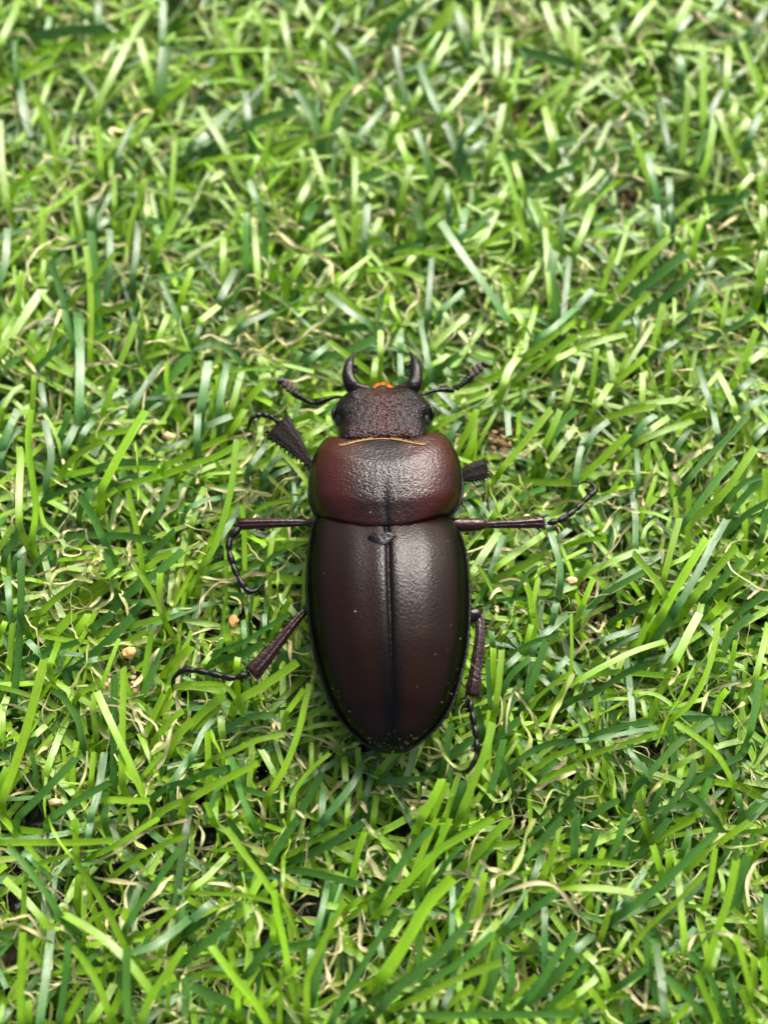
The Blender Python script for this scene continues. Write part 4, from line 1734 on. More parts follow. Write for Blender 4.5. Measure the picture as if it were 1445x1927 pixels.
def tube(pts, n=None, sides=12, flat=1.0, ex=2.0, beads=0, bead_amp=0.3, cap=True, ridge=0.0):
    """pts rows: px, py, z, width_px. Returns V, F of a tapering tube, flattened by 'flat' across the vertical."""
    n = n or max(8, 4 * len(pts)); q = catmull(pts, n)
    if beads: q[:, 3] *= 1.3
    c = P(q[:, 0], q[:, 1], q[:, 2]); depth = np.linalg.norm(c - CAM, axis=1)
    r = np.maximum(q[:, 3], 0.4) * 0.5 * depth / FOC
    if beads: r = r * (1 - bead_amp + bead_amp * 1.3 * np.abs(np.sin(np.linspace(0, math.pi * beads, n))) ** 0.6)
    T = norm(np.gradient(c, axis=0)); upv = norm(CAM - TARGET)
    S = norm(np.cross(T, upv)); N = norm(np.cross(S, T))
    a = np.linspace(0, 2 * math.pi, sides, endpoint=False)
    ca, sa = np.cos(a), np.sin(a)
    ca = np.sign(ca) * np.abs(ca) ** (2 / ex); sa = np.sign(sa) * np.abs(sa) ** (2 / ex)
    rg = 1 + ridge * np.cos(a * 10)
    V = c[:, None] + r[:, None, None] * (S[:, None] * (ca * (1 + .3 * (rg - 1)))[None, :, None] + flat * N[:, None] * (sa * rg)[None, :, None])
    V = V.reshape(-1, 3); F = []
    for i in range(n - 1):
        for j in range(sides):
            k = (j + 1) % sides
            F.append((i * sides + j, (i + 1) * sides + j, (i + 1) * sides + k, i * sides + k))
    if cap:
        m = len(V); V = np.vstack([V, c[0] - T[0] * r[0] * 0.3 * flat, c[-1] + T[-1] * r[-1] * 0.3 * flat])
        for j in range(sides):
            k = (j + 1) % sides; F.append((m, j, k)); F.append((m + 1, (n - 1) * sides + k, (n - 1) * sides + j))
    return V, F

def join(*vf):
    Vs, Fs, b = [], [], 0
    for V, F in vf:
        Vs.append(V); Fs += [tuple(int(x) + b for x in f) for f in F]; b += len(V)
    return np.vstack(Vs), Fs

def spike(x, y, z, dx, dy, wd, dz=-0.03):
    return tube([(x, y, z, wd), (x + dx * .5, y + dy * .5, z + dz * .4, wd * .62), (x + dx, y + dy, z + dz, 0.6)], 5, 6)

def ellipsoid(px, py, z, rx, ry, rz, ang=0.0, nu_=20, nv=12):
    c = P(px, py, z); a = np.linspace(0, 2 * math.pi, nu_, endpoint=False); b = np.linspace(-math.pi / 2, math.pi / 2, nv)
    x = rx * np.cos(b)[:, None] * np.cos(a); y = ry * np.cos(b)[:, None] * np.sin(a); zz = rz * np.sin(b)[:, None] + 0 * a
    V = np.stack([x * math.cos(ang) - y * math.sin(ang), x * math.sin(ang) + y * math.cos(ang), zz], -1).reshape(-1, 3) + c
    F = [(i * nu_ + j, i * nu_ + (j + 1) % nu_, (i + 1) * nu_ + (j + 1) % nu_, (i + 1) * nu_ + j) for i in range(nv - 1) for j in range(nu_)]
    return V, F

RZ = 1.55
# continuous underside: belly, chest and neck
body_rows = [(690, 770, 750, 770, 1.50, .02, 2, ), (650, 815, 800, 815, 1.46, .10, 2.2), (612, 870, 845, 870, 1.44, .25, 2.2), (604, 940, 850, 940, 1.42, .28, 2.2),
             (622, 985, 832, 985, 1.42, .26, 2.2), (600, 1030, 862, 1030, 1.42, .30, 2.2), (592, 1120, 872, 1120, 1.42, .32, 2.2), (596, 1200, 868, 1200, 1.42, .32, 2.2),
             (616, 1290, 848, 1290, 1.42, .28, 2.2), (660, 1360, 808, 1360, 1.44, .15, 2.2), (734, 1398, 742, 1398, 1.5, .0, 2)]
V, ts, us = shell(body_rows, 40, 24, skirt=0.05)
U = V[:, ::-1].copy(); U[..., 2] = 2 * np.array(rows_interp(body_rows, ts))[:, 4][:, None] - U[..., 2] - 0.02
Vb = np.concatenate([V, U], 1); nb = Vb.shape[1]
body = part('body', Vb.reshape(-1, 3), grid_faces(len(ts), nb, flip=True).tolist(), M_BLACK, beetle)

# wing cases
ely = [  # Lx, Ly, Rx, Ry, rim, height, exponent
    (600, 972, 841, 970, RZ, .26, 2.3), (589, 992, 853, 990, RZ, .33, 2.3), (584, 1015, 867, 1012, RZ, .40, 2.3), (580.5, 1046, 877, 1044, RZ, .46, 2.35),
    (578.5, 1080, 881, 1078, RZ, .50, 2.4), (578, 1115, 883, 1113, RZ, .525, 2.4), (581, 1155, 883, 1155, RZ, .535, 2.4), (585.5, 1193, 881, 1193, RZ, .53, 2.4),
    (592, 1230, 877, 1230, RZ, .515, 2.4), (602, 1264, 869, 1264, RZ, .485, 2.35), (613, 1298, 860, 1298, RZ, .44, 2.3), (628, 1332, 847, 1332, RZ, .375, 2.25),
    (647, 1361, 828, 1361, RZ, .28, 2.2), (669, 1384, 805, 1384, RZ, .20, 2.1), (689, 1400, 785, 1400, RZ, .12, 2.0), (711, 1409, 765, 1409, RZ, .06, 2.0), (736, 1412.5, 742, 1412.5, RZ, .0, 2.0)]
tse = np.linspace(0, 1, 110)
def ely_disp(u, t):
    au = np.abs(u)
    d = -0.028 * np.exp(-(au / 0.013) ** 2) * (t < 0.97) - 0.006 * np.exp(-(au / 0.07) ** 2)
    d = d + 0.010 * np.exp(-((au - 0.985) / 0.02) ** 2) - 0.018 * np.exp(-((au - 0.93) / 0.035) ** 2) * np.clip(t * 3, 0, 1)
    d = d + 0.006 * np.sin(au * 16 + 0.4) * (1 - t) * np.clip(1 - au, 0, 1)
    return d
HUL = {}
for side, (a, b) in (('l', (-1.0, 0.0)), ('r', (0.0, 1.0))):
    V, ts, us = shell(ely, 0, 46, a, b, ely_disp, 0.16, tse)
    au = np.abs(us)[None, :]; tt = ts[:, None]
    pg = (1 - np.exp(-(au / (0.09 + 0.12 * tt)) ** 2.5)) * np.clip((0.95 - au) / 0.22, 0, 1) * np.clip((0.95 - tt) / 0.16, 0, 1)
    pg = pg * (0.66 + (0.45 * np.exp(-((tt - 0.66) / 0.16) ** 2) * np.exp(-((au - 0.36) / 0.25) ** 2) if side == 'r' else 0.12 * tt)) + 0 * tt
    pg = pg - np.clip((au - 0.80) / 0.12, 0, 1)
    o = part('wing_case', V.reshape(-1, 3), grid_faces(len(ts), V.shape[1], flip=True).tolist(), M_ELY, beetle, pg.reshape(-1))
    HUL[side] = V
    ei = 2 if side == 'l' else V.shape[1] - 3
    edge = V[3:-1, ei]; px, py = project(edge); dd = np.linalg.norm(edge - CAM, axis=1)
    Ve, Fe = tube(np.stack([px, py, edge[:, 2] - 0.005, 2 * 0.017 * FOC / dd], 1), 120, 8)
    part('edge_rim', Ve, Fe, M_BLACK, o)
def bvh(V):
    f = grid_faces(V.shape[0], V.shape[1]).tolist(); return BVHTree.FromPolygons(V.reshape(-1, 3).tolist(), f)
def surf(px, py, trees):
    d = norm(P(px, py, 0.0) - CAM); best = None
    for tr in trees:
        h = tr.ray_cast(Vector(CAM.tolist()), Vector(d.tolist()))
        if h[0] is not None and (best is None or h[3] < best[1]): best = (np.array(h[0]), h[3], np.array(h[1]))
    return best
TE = [bvh(HUL['l']), bvh(HUL['r'])]

# raised seam between the wing cases
r = rows_interp(ely, np.linspace(0.06, 0.93, 60)); A = P(r[:, 0], r[:, 1], r[:, 4]); B = P(r[:, 2], r[:, 3], r[:, 4]); c = (A + B) / 2
c[:, 2] = r[:, 4] + r[:, 5] - 0.012
px, py = project(c)
V, F = tube(np.stack([px, py, c[:, 2], np.linspace(3.4, 1.6, 60)], 1), 60, 8, 0.8)
seam_o = part('seam', V, F, M_BLACK, beetle, np.full(len(V), 0.9))

# small shiny scutellum at the front of the seam
zs = surf(719, 1024, TE)[0][2] + 0.028
V, ts, us = shell([(700, 1004, 738, 1003, zs - .045, .02, 2.4), (692, 1011, 747, 1009, zs - .055, .03, 2.4), (696, 1019, 743, 1017, zs - .06, .035, 2.4), (707, 1029, 731, 1028, zs - .055, .03, 2.2), (718, 1036, 721, 1036, zs - .045, .0, 2)], 16, 18, skirt=0.05)
part('scutellum', V.reshape(-1, 3), grid_faces(len(ts), V.shape[1], flip=True).tolist(), M_JAW, beetle)

# pronotum
PZ = 1.58
pro = [(639, 842, 802, 839, PZ - .01, .31, 2.6, 721, 827), (622, 829, 823, 821, PZ, .355, 2.5, 721, 841), (608, 836, 839, 827, PZ, .40, 2.42, 722, 857), (598, 851, 850, 843, PZ, .437, 2.5, 722, 873),
       (590, 869, 859, 861, PZ, 0.45, 2.5, 722, 890), (585, 892, 866, 884, PZ, 0.455, 2.55, 722, 907), (583, 918, 869, 911, PZ, 0.455, 2.55, 723, 925), (583, 940, 868, 936, PZ, 0.45, 2.55, 724, 943),
       (589, 959, 860, 955, PZ, 0.432, 2.5, 725, 960), (599, 976, 847, 971, PZ, .415, 2.4, 726, 976), (613, 988, 832, 981, PZ, .395, 2.5, 727, 988), (628, 994, 815, 987, PZ, .34, 2.6, 728, 996), (634, 995, 808, 988, PZ - .02, .24, 2.6, 728, 994)]
def pro_disp(u, t):
    d = -0.014 * np.exp(-(u / 0.035) ** 2) * np.clip((t - .35) * 4, 0, 1) * np.clip((0.95 - t) * 6, 0, 1)
    d = d + 0.012 * np.exp(-((np.abs(u) - 0.99) / 0.02) ** 2) - 0.012 * np.exp(-((np.abs(u) - 0.95) / 0.025) ** 2)
    return d
V, ts, us = shell(pro, 0, 90, disp=pro_disp, skirt=0.2, ts=np.linspace(0, 1, 80))
au = np.abs(us)[None, :]; tt = ts[:, None]
pg = (1 - np.exp(-(au / 0.42) ** 3)) * np.clip((0.985 - au) / 0.07, 0, 1) * np.clip(tt / 0.10, 0, 1) * np.clip((0.97 - tt) / 0.12, 0, 1)
pg = pg * (1 - 0.85 * np.exp(-((au - 0.93) / 0.12) ** 2 - ((tt - 0.52) / 0.10) ** 2))
pg = np.maximum(pg, 0.55 * np.clip((au - 0.02) / 0.15, 0, 1) * np.clip((tt - .45) * 3, 0, 1) * np.clip((0.96 - tt) / 0.1, 0, 1) * (au < 0.93))
pg = pg - np.clip((au - 0.94) / 0.05, 0, 1)
pron = part('pronotum', V.reshape(-1, 3), grid_faces(len(ts), V.shape[1], flip=True).tolist(), M_PRO, beetle, pg.reshape(-1))
TP = [bvh(V)]
iL, iR = 2, V.shape[1] - 3
def world_tube(C, rad, sides=8):
    px, py = project(C); depth = np.linalg.norm(C - CAM, axis=1)
    return tube(np.stack([px, py, C[:, 2], 2 * rad * FOC / depth], 1), len(C), sides)
rear = V[-2, iL:iR + 1]; 
Vr, Fr = world_tube(rear[::2] + np.array([0, -0.005, 0.0]), 0.022)
Vl, Fl = world_tube(V[1:-1:2, iL], 0.018); Vq, Fq = world_tube(V[1:-1:2, iR], 0.018)
Vx, Fx = join((Vr, Fr), (Vl, Fl), (Vq, Fq))
rim_o = part('rim', Vx, Fx, M_BLACK, pron)
# tiny notches along the side margins
nt_list = []
for k in range(3, 72, 3):
    for e in (iL, iR):
        q = V[k, e]; px, py = project(q); s = -1 if e == iL else 1
        nt_list.append(spike(float(px) - s * 1.0, float(py), q[2] - .01, s * 3.2, -1.0, 4.0, 0.0))
Vx, Fx = join(*nt_list)
mar = part('margin', Vx, Fx, M_BLACK, pron); mar['kind'] = 'stuff'
q = P(724, 1001, RZ + .33)
V2, F2 = tube([(706, 1001, q[2], 2), (716, 1003, q[2] + .01, 5), (732, 1003, q[2] + .01, 5), (746, 1000, q[2], 2)], 12, 6, 0.5)
part('neck_hair', V2, F2, M_GOLD, beetle)

# head
HZ = 1.50
head_rows = [(703, 735, 737, 735, HZ, .06, 2.4), (664, 741.5, 783, 741.5, HZ, .13, 2.6), (647, 749, 793, 749, HZ, .19, 2.6), (637, 759, 803, 759, HZ, .235, 2.6), (630, 770, 811, 770, HZ, .265, 2.6),
             (625, 781, 815.5, 781, HZ, .285, 2.6), (626.5, 791, 813, 791, HZ, .30, 2.75), (632, 803, 809, 803, HZ + .01, .305, 2.8), (634, 817, 806.5, 816, HZ + .03, .305, 3.0), (636, 832, 805, 830, HZ + .06, .30, 3.4), (640, 846, 800, 844, HZ + .08, .27, 4.0), (646, 856, 794, 854, HZ + .06, .20, 4.0)]
hn1 = rng.normal(0, 1, (40, 40))
def head_disp(u, t):
    d = 0.04 * np.exp(-((np.abs(u) - 0.62) / 0.17) ** 2 - ((t - 0.25) / 0.16) ** 2)
    d = d - 0.045 * np.exp(-(u / 0.30) ** 2 - ((t - 0.16) / 0.12) ** 2) - 0.03 * np.exp(-((np.abs(u) - 0.9) / 0.08) ** 2 - ((t - 0.62) / 0.10) ** 2)
    d = d + 0.003 * np.sin(u * 31 + 3 * np.sin(t * 23)) * np.sin(t * 41 + 4 * np.sin(u * 13)) * (1 - u ** 4)
    d = d + 0.004 * np.sin(u * 67 + 5 * np.sin(t * 31)) * np.sin(t * 83 + 2 * np.sin(u * 29)) * (1 - u ** 4)
    d = d + 0.0045 * np.sin(u * 97 + 3 * np.sin(t * 47)) * np.sin(t * 71 + 3 * np.sin(u * 41)) * (1 - u ** 4)
    return d
V, ts, us = shell(head_rows, 0, 220, disp=head_disp, skirt=0.26, ts=np.linspace(0, 1, 200))
au = np.abs(us)[None, :]; tt = ts[:, None]
pg = np.exp(-(au / 0.42) ** 2) * np.clip(tt / 0.1, 0, 1) * 0.75 + 0.5 * np.exp(-((au - .6) / .2) ** 2 - ((tt - .85) / .1) ** 2)
head = part('head', V.reshape(-1, 3), grid_faces(len(ts), V.shape[1], flip=True).tolist(), M_HEAD, beetle, pg.reshape(-1))
TH = [bvh(V)]
for s, ex_, ey_ in ((-1, 640.5, 789), (1, 799.5, 790)):
    V2, F2 = ellipsoid(ex_ - s * 1.5, ey_, 1.59, 0.066, 0.115, 0.085, s * 0.12)
    part('eye', V2, F2, M_EYE, head)
    cx_, cy_ = (629, 777) if s < 0 else (813, 776)
    V2, F2 = tube([(cx_ - s * 6, cy_ - 15, 1.62, 7), (cx_ + s * 1, cy_ - 2, 1.62, 8), (cx_ + s * 0.5, cy_ + 9, 1.60, 7), (cx_ - s * 6, cy_ + 17, 1.58, 4)], 14, 10)
    part('eye_ridge', V2, F2, M_BLACK, head)
V2, ts2, us2 = shell([(712, 725.5, 726, 725.5, 1.54, .015, 2.5), (707, 730, 731, 730, 1.54, .03, 2.5), (703, 737, 736, 737, 1.54, .05, 2.5), (700, 748, 740, 748, 1.54, .06, 2.5)], 14, 20, skirt=0.1)
part('clypeus', V2.reshape(-1, 3), grid_faces(len(ts2), V2.shape[1], flip=True).tolist(), M_HEAD, head, np.full(V2.shape[0] * V2.shape[1], .1))
tuft_ = []
for k in range(170):
    a = rng.uniform(-0.15, math.pi + 0.15); ox_, oy_ = 720 + 15 * math.cos(a) * rng.uniform(.7, 1), 733 - 8 * math.sin(a)
    ln = rng.uniform(3, 7); a2 = a + rng.normal(0, .3)
    tuft_.append(tube([(ox_, oy_, 1.52 + rng.uniform(-.04, .02), 2.2), (ox_ + ln * math.cos(a2), oy_ - ln * math.sin(a2), 1.52 + rng.uniform(-.06, .03), 0.8)], 3, 4, cap=False))
Vx, Fx = join(*tuft_); part('mouth_hair', Vx, Fx, M_ORANGE, head)

# golden hair fringe along the front margin
cv = catmull([(640, 839.5), (652, 837), (672, 831.5), (697, 827.5), (720, 826), (745, 828), (770, 833), (788, 836.5), (800, 837.5)], 46)
fr = []
for x_, y_ in cv:
    hh = surf(x_, y_, TP + TH); fr.append((hh[0] if hh is not None else P(x_, y_, PZ + .2)) + np.array([0, 0, 0.004]))
fr = np.array(fr)
hair = [world_tube(fr, 0.009, 6)]
for q in fr[::1]:
    px, py = project(q)
    for _ in range(3):
        hair.append(tube([(px + rng.normal(0, 1), py - 0.5, q[2] + .0, 1.3), (px + rng.normal(0, 1.6), py - rng.uniform(3, 5.5), q[2] - .01, 0.5)], 3, 4, cap=False))
Vx, Fx = join(*hair)
part('hair_fringe', Vx, Fx, M_GOLD, pron)
# jaws
jl = [(699, 741, 1.52, 17), (690, 735.5, 1.535, 22), (675, 733, 1.545, 25), (663, 726, 1.55, 30), (656.5, 712, 1.56, 25), (655.5, 699, 1.56, 22), (657.5, 687, 1.555, 19), (660.5, 676, 1.545, 12), (667, 662.5, 1.53, 1.5)]
jr = [(742, 741, 1.52, 17), (751, 735.5, 1.535, 22), (766, 733, 1.545, 25), (778, 726, 1.55, 30), (782.5, 711, 1.56, 25), (782.5, 697, 1.56, 22), (780.5, 685, 1.555, 18), (777.5, 674, 1.545, 11.5), (770.5, 660, 1.53, 1.5)]
for pts, tx, td in ((jl, 665.5, 1), (jr, 774, -1)):
    V1, F1 = tube(pts, 36, 16, 0.75, 2.4)
    V3, F3 = spike(tx - td * 4, 690, 1.55, td * 13, -2.5, 10, 0.0)
    V4, F4 = spike(tx - td * 3, 698, 1.55, td * 8.0, 3, 9, 0.0)
    V5, F5 = join((V1, F1), (V3, F3), (V4, F4))
    px, py = project(V5); pg = np.clip((py - 722) / 10, 0, 1) * np.clip((18 - np.abs(np.abs(px - 720.5) - 32)) / 10, 0, 1) * 0.9
    part('mandible', V5, F5, M_JAW, head, pg)

# antennae
def antenna(scape, beads, club, side):
    V1, F1 = tube([(a_, b_, c_, d_ * 1.25) for a_, b_, c_, d_ in scape], 20, 10)
    o = part('antenna', V1, F1, M_BLACK, head)
    el = []
    pp = catmull(beads, 6)
    for k in range(6):
        nx, ny = pp[k][0], pp[k][1]; a = math.atan2(-(beads[-1][1] - beads[0][1]), beads[-1][0] - beads[0][0])
        w_ = 0.024 + 0.0035 * k
        el.append(ellipsoid(nx, ny, pp[k][2], w_ * 1.15, w_, w_, a, 10, 8))
    Vx, Fx = join(*el); part('funicle', Vx, Fx, M_BLACK, o)
    lam = []
    for (x, y, z, w_, dx, dy) in club:
        w_ *= 1.15
        lam.append(tube([(x - dx * .35, y - dy * .35, z, w_ * .8), (x, y, z, w_), (x + dx * .6, y + dy * .6, z + .01, w_ * .95), (x + dx, y + dy, z + .015, w_ * .55)], 10, 10))
    Vx, Fx = join(*lam); part('club', Vx, Fx, M_CLUB, o)
antenna([(652, 749, 1.50, 4.5), (638, 747, 1.50, 5), (626, 748, 1.49, 6), (611, 753, 1.48, 8.5), (600, 758, 1.47, 9.5), (592, 759.5, 1.46, 6)],
        [(585, 758, 1.46, 1), (570, 750, 1.46, 1), (556, 741.5, 1.46, 1)],
        [(551, 737.5, 1.46, 9, 5, -11), (543.5, 731.5, 1.46, 10, 4.5, -13), (536, 725, 1.46, 11, 4, -11), (529.5, 718.5, 1.46, 14.5, -2, -6)], -1)
antenna([(788, 744, 1.50, 4.5), (800, 740.5, 1.50, 5), (815, 735.5, 1.49, 5.5), (831, 733.5, 1.48, 7.5), (845, 733.5, 1.47, 9.5), (854, 735.5, 1.46, 7)],
        [(861, 730.5, 1.46, 1), (873, 720, 1.46, 1), (885, 709.5, 1.46, 1)],
        [(889, 706, 1.46, 9, -5, -8), (896, 700.5, 1.46, 10, -6, -11), (903.5, 694.5, 1.46, 11, -6, -10), (912.5, 686.5, 1.46, 14.5, 3, -5)], 1)

# legs: thing > leg (femur) > tibia, tarsus, claw
def leg(femur, tib, tarsus, claw, spikes, mt=M_LEG, flat=0.7, ptib=0.7, pfem=0.3, beads=5, ex=2.4):
    V1, F1 = tube(femur, 18, 14, 0.85); L = part('leg', V1, F1, M_LEG, beetle, np.full(len(V1), pfem))
    V1, F1 = tube(tib, 30, 60, flat, ex, ridge=0.08 if flat > 0.5 else 0.06); items = [(V1, F1)] + [spike(*s) for s in spikes]
    tq = catmull(tib, 26); td = np.gradient(tq[:, :2], axis=0); td /= np.linalg.norm(td, axis=1)[:, None]
    for k in range(5, 26):                            # short spines down both edges and a ragged crown at the end
        for e in (-1, 1):
            if rng.random() < 0.75 or k > 23:
                nx_, ny_ = -td[k, 1] * e, td[k, 0] * e; hw_ = tq[k, 3] * 0.44 * rng.uniform(.85, 1)
                ln_ = rng.uniform(2, 4.5) if k < 24 else rng.uniform(5, 9)
                items.append(spike(tq[k, 0] + nx_ * hw_, tq[k, 1] + ny_ * hw_, tq[k, 2], td[k, 0] * ln_ + nx_ * ln_ * .5, td[k, 1] * ln_ + ny_ * ln_ * .5, 2.6))
    for e in (-.7, -.35, 0, .35, .7):
        nx_, ny_ = -td[-1, 1] * e, td[-1, 0] * e; hw_ = tq[-1, 3] * 0.5
        items.append(spike(tq[-1, 0] + nx_ * hw_, tq[-1, 1] + ny_ * hw_, tq[-1, 2], td[-1, 0] * rng.uniform(4, 9), td[-1, 1] * rng.uniform(4, 9), 5.5))
    Vx, Fx = join(*items); part('tibia', Vx, Fx, mt, L, np.full(len(Vx), ptib))
    if tarsus:
        V1, F1 = tube(tarsus, 54, 10, 1.0, 2.0, beads, 0.45); part('tarsus', V1, F1, M_BLACK, L)
        items = [tube([(a_, b_, z_, w_ * 1.3) for a_, b_, z_, w_ in c_], 16, 8) for c_ in claw]; Vx, Fx = join(*items); part('claw', Vx, Fx, M_BLACK, L)
    return L
def side_spikes(p0, p1, n, d, z, wd, ln):
    """small spines along an edge from p0 to p1 leaning towards d"""
    return [(p0[0] + (p1[0] - p0[0]) * t, p0[1] + (p1[1] - p0[1]) * t, z, d[0] * ln * rng.uniform(.7, 1.3), d[1] * ln * rng.uniform(.7, 1.3), wd) for t in np.linspace(0, 1, n)]
# front left
leg([(622, 900, 1.40, 26), (598, 890, 1.42, 24), (583, 876, 1.42, 16)],
    [(588, 878, 1.42, 13), (578, 866, 1.43, 17), (564, 848, 1.43, 28), (550, 832, 1.42, 38), (537, 818, 1.41, 47), (526, 806, 1.40, 58), (523, 803, 1.39, 58)],
    [(527, 797, 1.38, 7), (513, 786, 1.38, 8), (500, 781.5, 1.36, 8.5), (489, 781, 1.34, 8), (480, 783, 1.33, 8)],
    [[(482, 782, 1.33, 7), (473, 788, 1.32, 6.5), (469.5, 798, 1.30, 4.5), (467, 806, 1.28, 3), (462, 812, 1.26, 1)], [(482, 782, 1.33, 4), (486, 786, 1.3, 3), (485, 792, 1.27, 1)]],
    side_spikes((500, 818), (575, 872), 11, (-.45, 1.0), 1.41, 5, 7) + [(506, 812, 1.41, -9, 3, 9), (549, 795, 1.4, 3, -7, 7), (540, 797, 1.4, 1, -5, 6)],
    M_HAIRY, 0.22, 0.25, 0.1, 4, 3.0)
# front right
leg([(845, 905, 1.42, 26), (858, 899, 1.41, 24), (868, 895, 1.40, 20)],
    [(862, 897, 1.40, 20), (872, 894, 1.40, 26), (884, 890, 1.40, 32), (896, 886, 1.39, 36), (908, 883, 1.38, 36), (914, 882, 1.36, 30)],
    None, None,
    [(902, 871, 1.39, 12, -11, 8), (910, 871, 1.39, 3, -9, 6)] + side_spikes((888, 905), (918, 893), 6, (.75, .8), 1.38, 4.5, 10),
    M_HAIRY, 0.25, 0.3, 0.1, 4, 3.0)
# middle left
leg([(640, 985, 1.40, 26), (612, 985, 1.42, 26), (590, 985, 1.42, 22), (578, 984.5, 1.41, 14)],
    [(588, 984, 1.41, 12), (570, 983.5, 1.42, 13), (545, 983.5, 1.42, 16), (515, 984, 1.42, 18), (485, 985, 1.41, 20), (460, 986, 1.40, 22), (449, 986, 1.39, 21)],
    [(452, 993, 1.39, 10), (443.5, 1001, 1.38, 10), (433.5, 1014, 1.37, 9.5), (431, 1034, 1.36, 9), (436.5, 1056, 1.34, 9), (443, 1074, 1.33, 8.5), (454, 1095, 1.32, 8.5), (463, 1108, 1.31, 9.5)],
    [[(462, 1107, 1.31, 9), (470, 1113.5, 1.30, 9), (481, 1111.5, 1.29, 6), (489, 1104, 1.28, 4), (493, 1092, 1.26, 1)], [(464, 1107, 1.31, 4), (458, 1105, 1.29, 3), (451, 1106, 1.27, 1)]],
    [(455, 978, 1.4, -13, -3, 6), (452, 996, 1.4, -6, 3, 6), (500, 976, 1.42, -5, -3, 3.5), (480, 977, 1.42, -5, -3, 3.5), (510, 993, 1.42, -5, 4, 3.5), (485, 996, 1.42, -5, 4, 3.5)], beads=5)
# middle right
leg([(830, 987, 1.42, 26), (856, 988, 1.43, 27), (880, 988, 1.43, 26), (903, 987, 1.43, 23), (915, 986.5, 1.42, 15)],
    [(911, 987, 1.42, 12), (922, 987, 1.42, 14), (950, 986, 1.42, 16), (980, 985, 1.41, 18), (1005, 983.5, 1.40, 21), (1021, 983, 1.39, 24)],
    [(1030, 985, 1.37, 7), (1044, 981.5, 1.37, 9), (1058, 977, 1.37, 9), (1072, 967, 1.36, 8.5), (1086, 956, 1.35, 7.5), (1098, 944, 1.34, 7), (1110, 932, 1.33, 8.5)],
    [[(1108, 933, 1.33, 9), (1118, 925, 1.32, 8), (1119, 917, 1.31, 5.5), (1110, 908.5, 1.29, 4), (1097, 907, 1.27, 3), (1085, 914, 1.25, 1)], [(1116, 924, 1.32, 4), (1121, 918, 1.30, 3), (1121, 909, 1.28, 1)]],
    [(1015, 977, 1.39, 15, -6, 6), (1016, 991, 1.39, 14, 6, 6), (1010, 993, 1.39, 8, 9, 5), (990, 976, 1.41, 7, -4, 3.5), (975, 994, 1.41, 6, 5, 3.5), (960, 978, 1.41, 6, -3, 3.5)], ptib=0.75, pfem=1.0, beads=5)
# rear left
leg([(620, 1130, 1.40, 28), (590, 1142, 1.42, 26), (574, 1150, 1.42, 20)],
    [(577, 1147, 1.41, 14), (566, 1158, 1.42, 15), (549, 1178, 1.42, 17), (528, 1204, 1.41, 21), (506, 1231, 1.40, 26), (486, 1254, 1.39, 31), (476, 1266, 1.38, 34)],
    [(469, 1267, 1.37, 9), (458, 1271, 1.37, 9), (444, 1275, 1.36, 9.5), (425, 1274, 1.35, 9.5), (404, 1269, 1.34, 9.5), (384, 1264.5, 1.33, 9), (366, 1261.5, 1.32, 8)],
    [[(368, 1262, 1.32, 8), (352, 1260.5, 1.31, 9), (337, 1266, 1.29, 7), (326, 1278, 1.27, 4.5), (324, 1289, 1.25, 3), (327, 1299, 1.22, 1)], [(345, 1264, 1.31, 4), (336, 1268, 1.27, 2.5), (331, 1275, 1.24, 1)]],
    [(471, 1275, 1.38, 3, 22, 7), (465, 1272, 1.38, -3, 12, 6), (462, 1250, 1.39, -7, -6, 6), (500, 1217, 1.41, -6, -3, 5), (523, 1219, 1.41, -2, 6, 4), (486, 1266, 1.39, 2, 10, 5)], ptib=0.5, beads=4)
# rear right
leg([(860, 1170, 1.42, 28), (880, 1162, 1.43, 28), (893, 1156, 1.44, 26), (902, 1160, 1.43, 20)],
    [(898, 1152, 1.43, 16), (904, 1168, 1.43, 17), (903, 1195, 1.43, 19), (900, 1225, 1.42, 21), (896, 1255, 1.41, 22), (892, 1285, 1.40, 25), (889, 1308, 1.38, 28)],
    [(886, 1315, 1.37, 8), (885, 1330, 1.37, 9), (890, 1350, 1.36, 9), (893, 1368, 1.35, 9.5), (896, 1386, 1.34, 9), (896.5, 1406, 1.33, 8), (894, 1426, 1.31, 8), (888, 1442, 1.30, 8)],
    [[(890, 1438, 1.30, 8), (881, 1449, 1.29, 6), (868, 1452.5, 1.28, 4), (856, 1448, 1.27, 3), (848, 1437, 1.25, 1)], [(886, 1444, 1.30, 4), (881, 1453, 1.27, 3), (874, 1459, 1.25, 1)]],
    [(878, 1312, 1.38, -12, 4, 6), (880, 1315, 1.38, -6, 10, 5), (904, 1312, 1.38, 3, 5, 6), (914, 1190, 1.43, 4, -3, 4), (912, 1240, 1.42, 5, -3, 4), (878, 1275, 1.4, -5, 3, 4), (908, 1280, 1.41, 4, -2, 4)], ptib=0.4, pfem=0.1, beads=5)

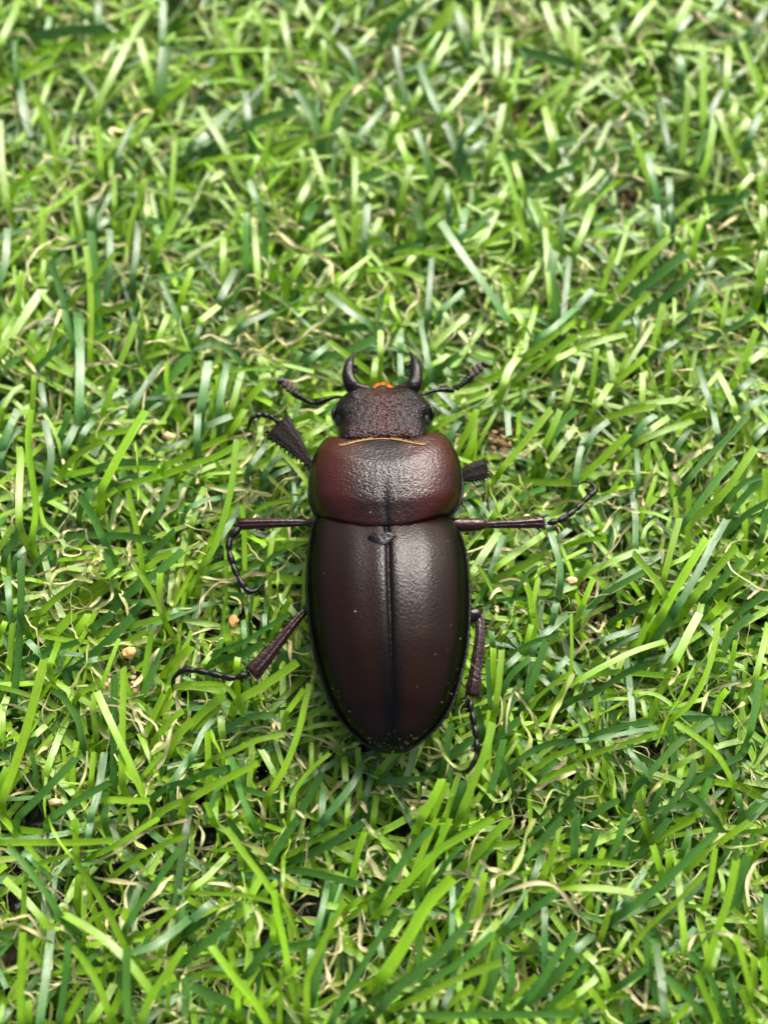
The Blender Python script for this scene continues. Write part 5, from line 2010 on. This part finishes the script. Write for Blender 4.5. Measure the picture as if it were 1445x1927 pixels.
# ------------------------------------------------------------------ dust on the shell
dust = []
def grain(pt, nrm, r):
    d = rng.normal(0, 1, (6, 3)); d = np.array([[1, 0, 0], [-1, 0, 0], [0, 1, 0], [0, -1, 0], [0, 0, 1], [0, 0, -1]]) + d * .25
    return pt + nrm * r * .3 + d * r, [(0, 2, 4), (2, 1, 4), (1, 3, 4), (3, 0, 4), (2, 0, 5), (1, 2, 5), (3, 1, 5), (0, 3, 5)]
spots = [(669, 1151, 2.6), (610, 1079, 2.0), (818, 1231, 2.0), (866, 1202, 2.0), (842, 1222, 1.6), (785, 1292, 1.6), (697, 964, 2.6), (842, 1018, 1.8), (848, 1176, 1.6)]
for k in range(30):
    t = rng.uniform(0.55, 1.0); r = rows_interp(ely, [t])[0]; s = rng.random() < 0.45
    spots.append(((r[0] + rng.uniform(4, 22)) if s else (r[2] - rng.uniform(4, 20)), r[1] - rng.uniform(0, 10), rng.uniform(.8, 1.5)))
for k in range(22): spots.append((rng.uniform(650, 812), 1403 - rng.uniform(0, 30), rng.uniform(.7, 1.4)))
for x, y, rr in spots:
    h = surf(x, y, TE + TP)
    if h is not None: dust.append(grain(h[0], h[2] * (1 if h[2][2] > 0 else -1), rr / 2 / 190))
Vx, Fx = join(*dust)
o = mesh_from('dust', Vx, Fx, M_DUST, smooth=False); tag(o, 'fine pale dust specks lying on the wing cases', kind='stuff')

# ------------------------------------------------------------------ crumbs and sand between the blades
ICO = None
def lump(px, py, z, r, sq=(1, 1, .7), seed=0, sub=2):
    import bmesh
    from mathutils import noise
    bm = bmesh.new(); bmesh.ops.create_icosphere(bm, subdivisions=sub, radius=1)
    V = np.array([v.co[:] for v in bm.verts]); F = [tuple(v.index for v in f.verts) for f in bm.faces]; bm.free()
    nz = np.array([noise.noise(Vector(v * 1.5) + Vector((seed * 3.1, seed, 0))) + 0.5 * noise.noise(Vector(v * 4.0) + Vector((seed, 0, seed))) for v in V])
    V = V * (1 + (.42 if sub > 1 else .75) * nz)[:, None] * np.array(sq) * r
    return V + P(px, py, z), F
def crumb(name, px, py, z, r, mat, label, cat, sq=(1, 1, .7), seed=1):
    V, F = lump(px, py, z, r, sq, seed, 3); c = V.mean(0)
    o = mesh_from(name, V - c, F, mat); o.location = c.tolist(); tag(o, label, cat)
crumb('crumb', 244, 1228, 1.05, 0.065, M_CRUMB, 'orange crumb between grass blades beside a shiny black patch', 'crumb', (1, .85, .7), 1)
crumb('crumb', 440, 1168, 1.0, 0.055, M_CRUMB, 'flaky orange crumb in the grass above the rear left leg of the beetle', 'crumb', (.8, 1.1, .6), 2)
crumb('seed', 104, 1509, 0.98, 0.05, M_TAN, 'flat oval tan seed lying between two green blades', 'seed', (1.15, .7, .5), 3)
crumb('pebble', 318, 821, 1.0, 0.06, M_TAN, 'pinkish tan pebble among green blades left of the front leg of the beetle', 'pebble', (1.1, .8, .6), 4)
crumb('crumb', 1075, 1092, 1.16, 0.045, M_TAN, 'brown crumb stuck on a pale lime blade right of the beetle', 'crumb', (1.3, .8, .5), 5)
sand = []
for cx_, cy_, sx, sy, cnt, z in ((940, 830, 28, 32, 150, .86), (1180, 375, 45, 35, 90, .80), (1110, 1105, 30, 32, 110, .84), (975, 225, 30, 22, 50, .8), (1010, 700, 22, 22, 16, .8), (255, 1290, 12, 22, 30, .92), (205, 1280, 8, 10, 8, .9), (30, 500, 10, 12, 8, .86),
                              (1130, 1190, 30, 25, 40, .8), (1215, 1500, 25, 20, 20, .8), (380, 450, 22, 35, 30, .72), (1200, 1860, 22, 30, 30, .74), (520, 1470, 20, 15, 20, .8), (1250, 640, 25, 25, 20, .75)):
    for k in range(int(cnt * 1.2)):
        sand.append(lump(cx_ + rng.normal(0, sx * .75), cy_ + rng.normal(0, sy * .75), z - .12 + rng.uniform(-.12, .08), .007 + .032 * rng.random() ** 2.2, (1, rng.uniform(.6, 1), .8), k * .37, 1))
Vx, Fx = join(*sand); o = mesh_from('sand', Vx, Fx, M_SAND); tag(o, 'pale gritty sand caught in gaps between the blades', kind='stuff')
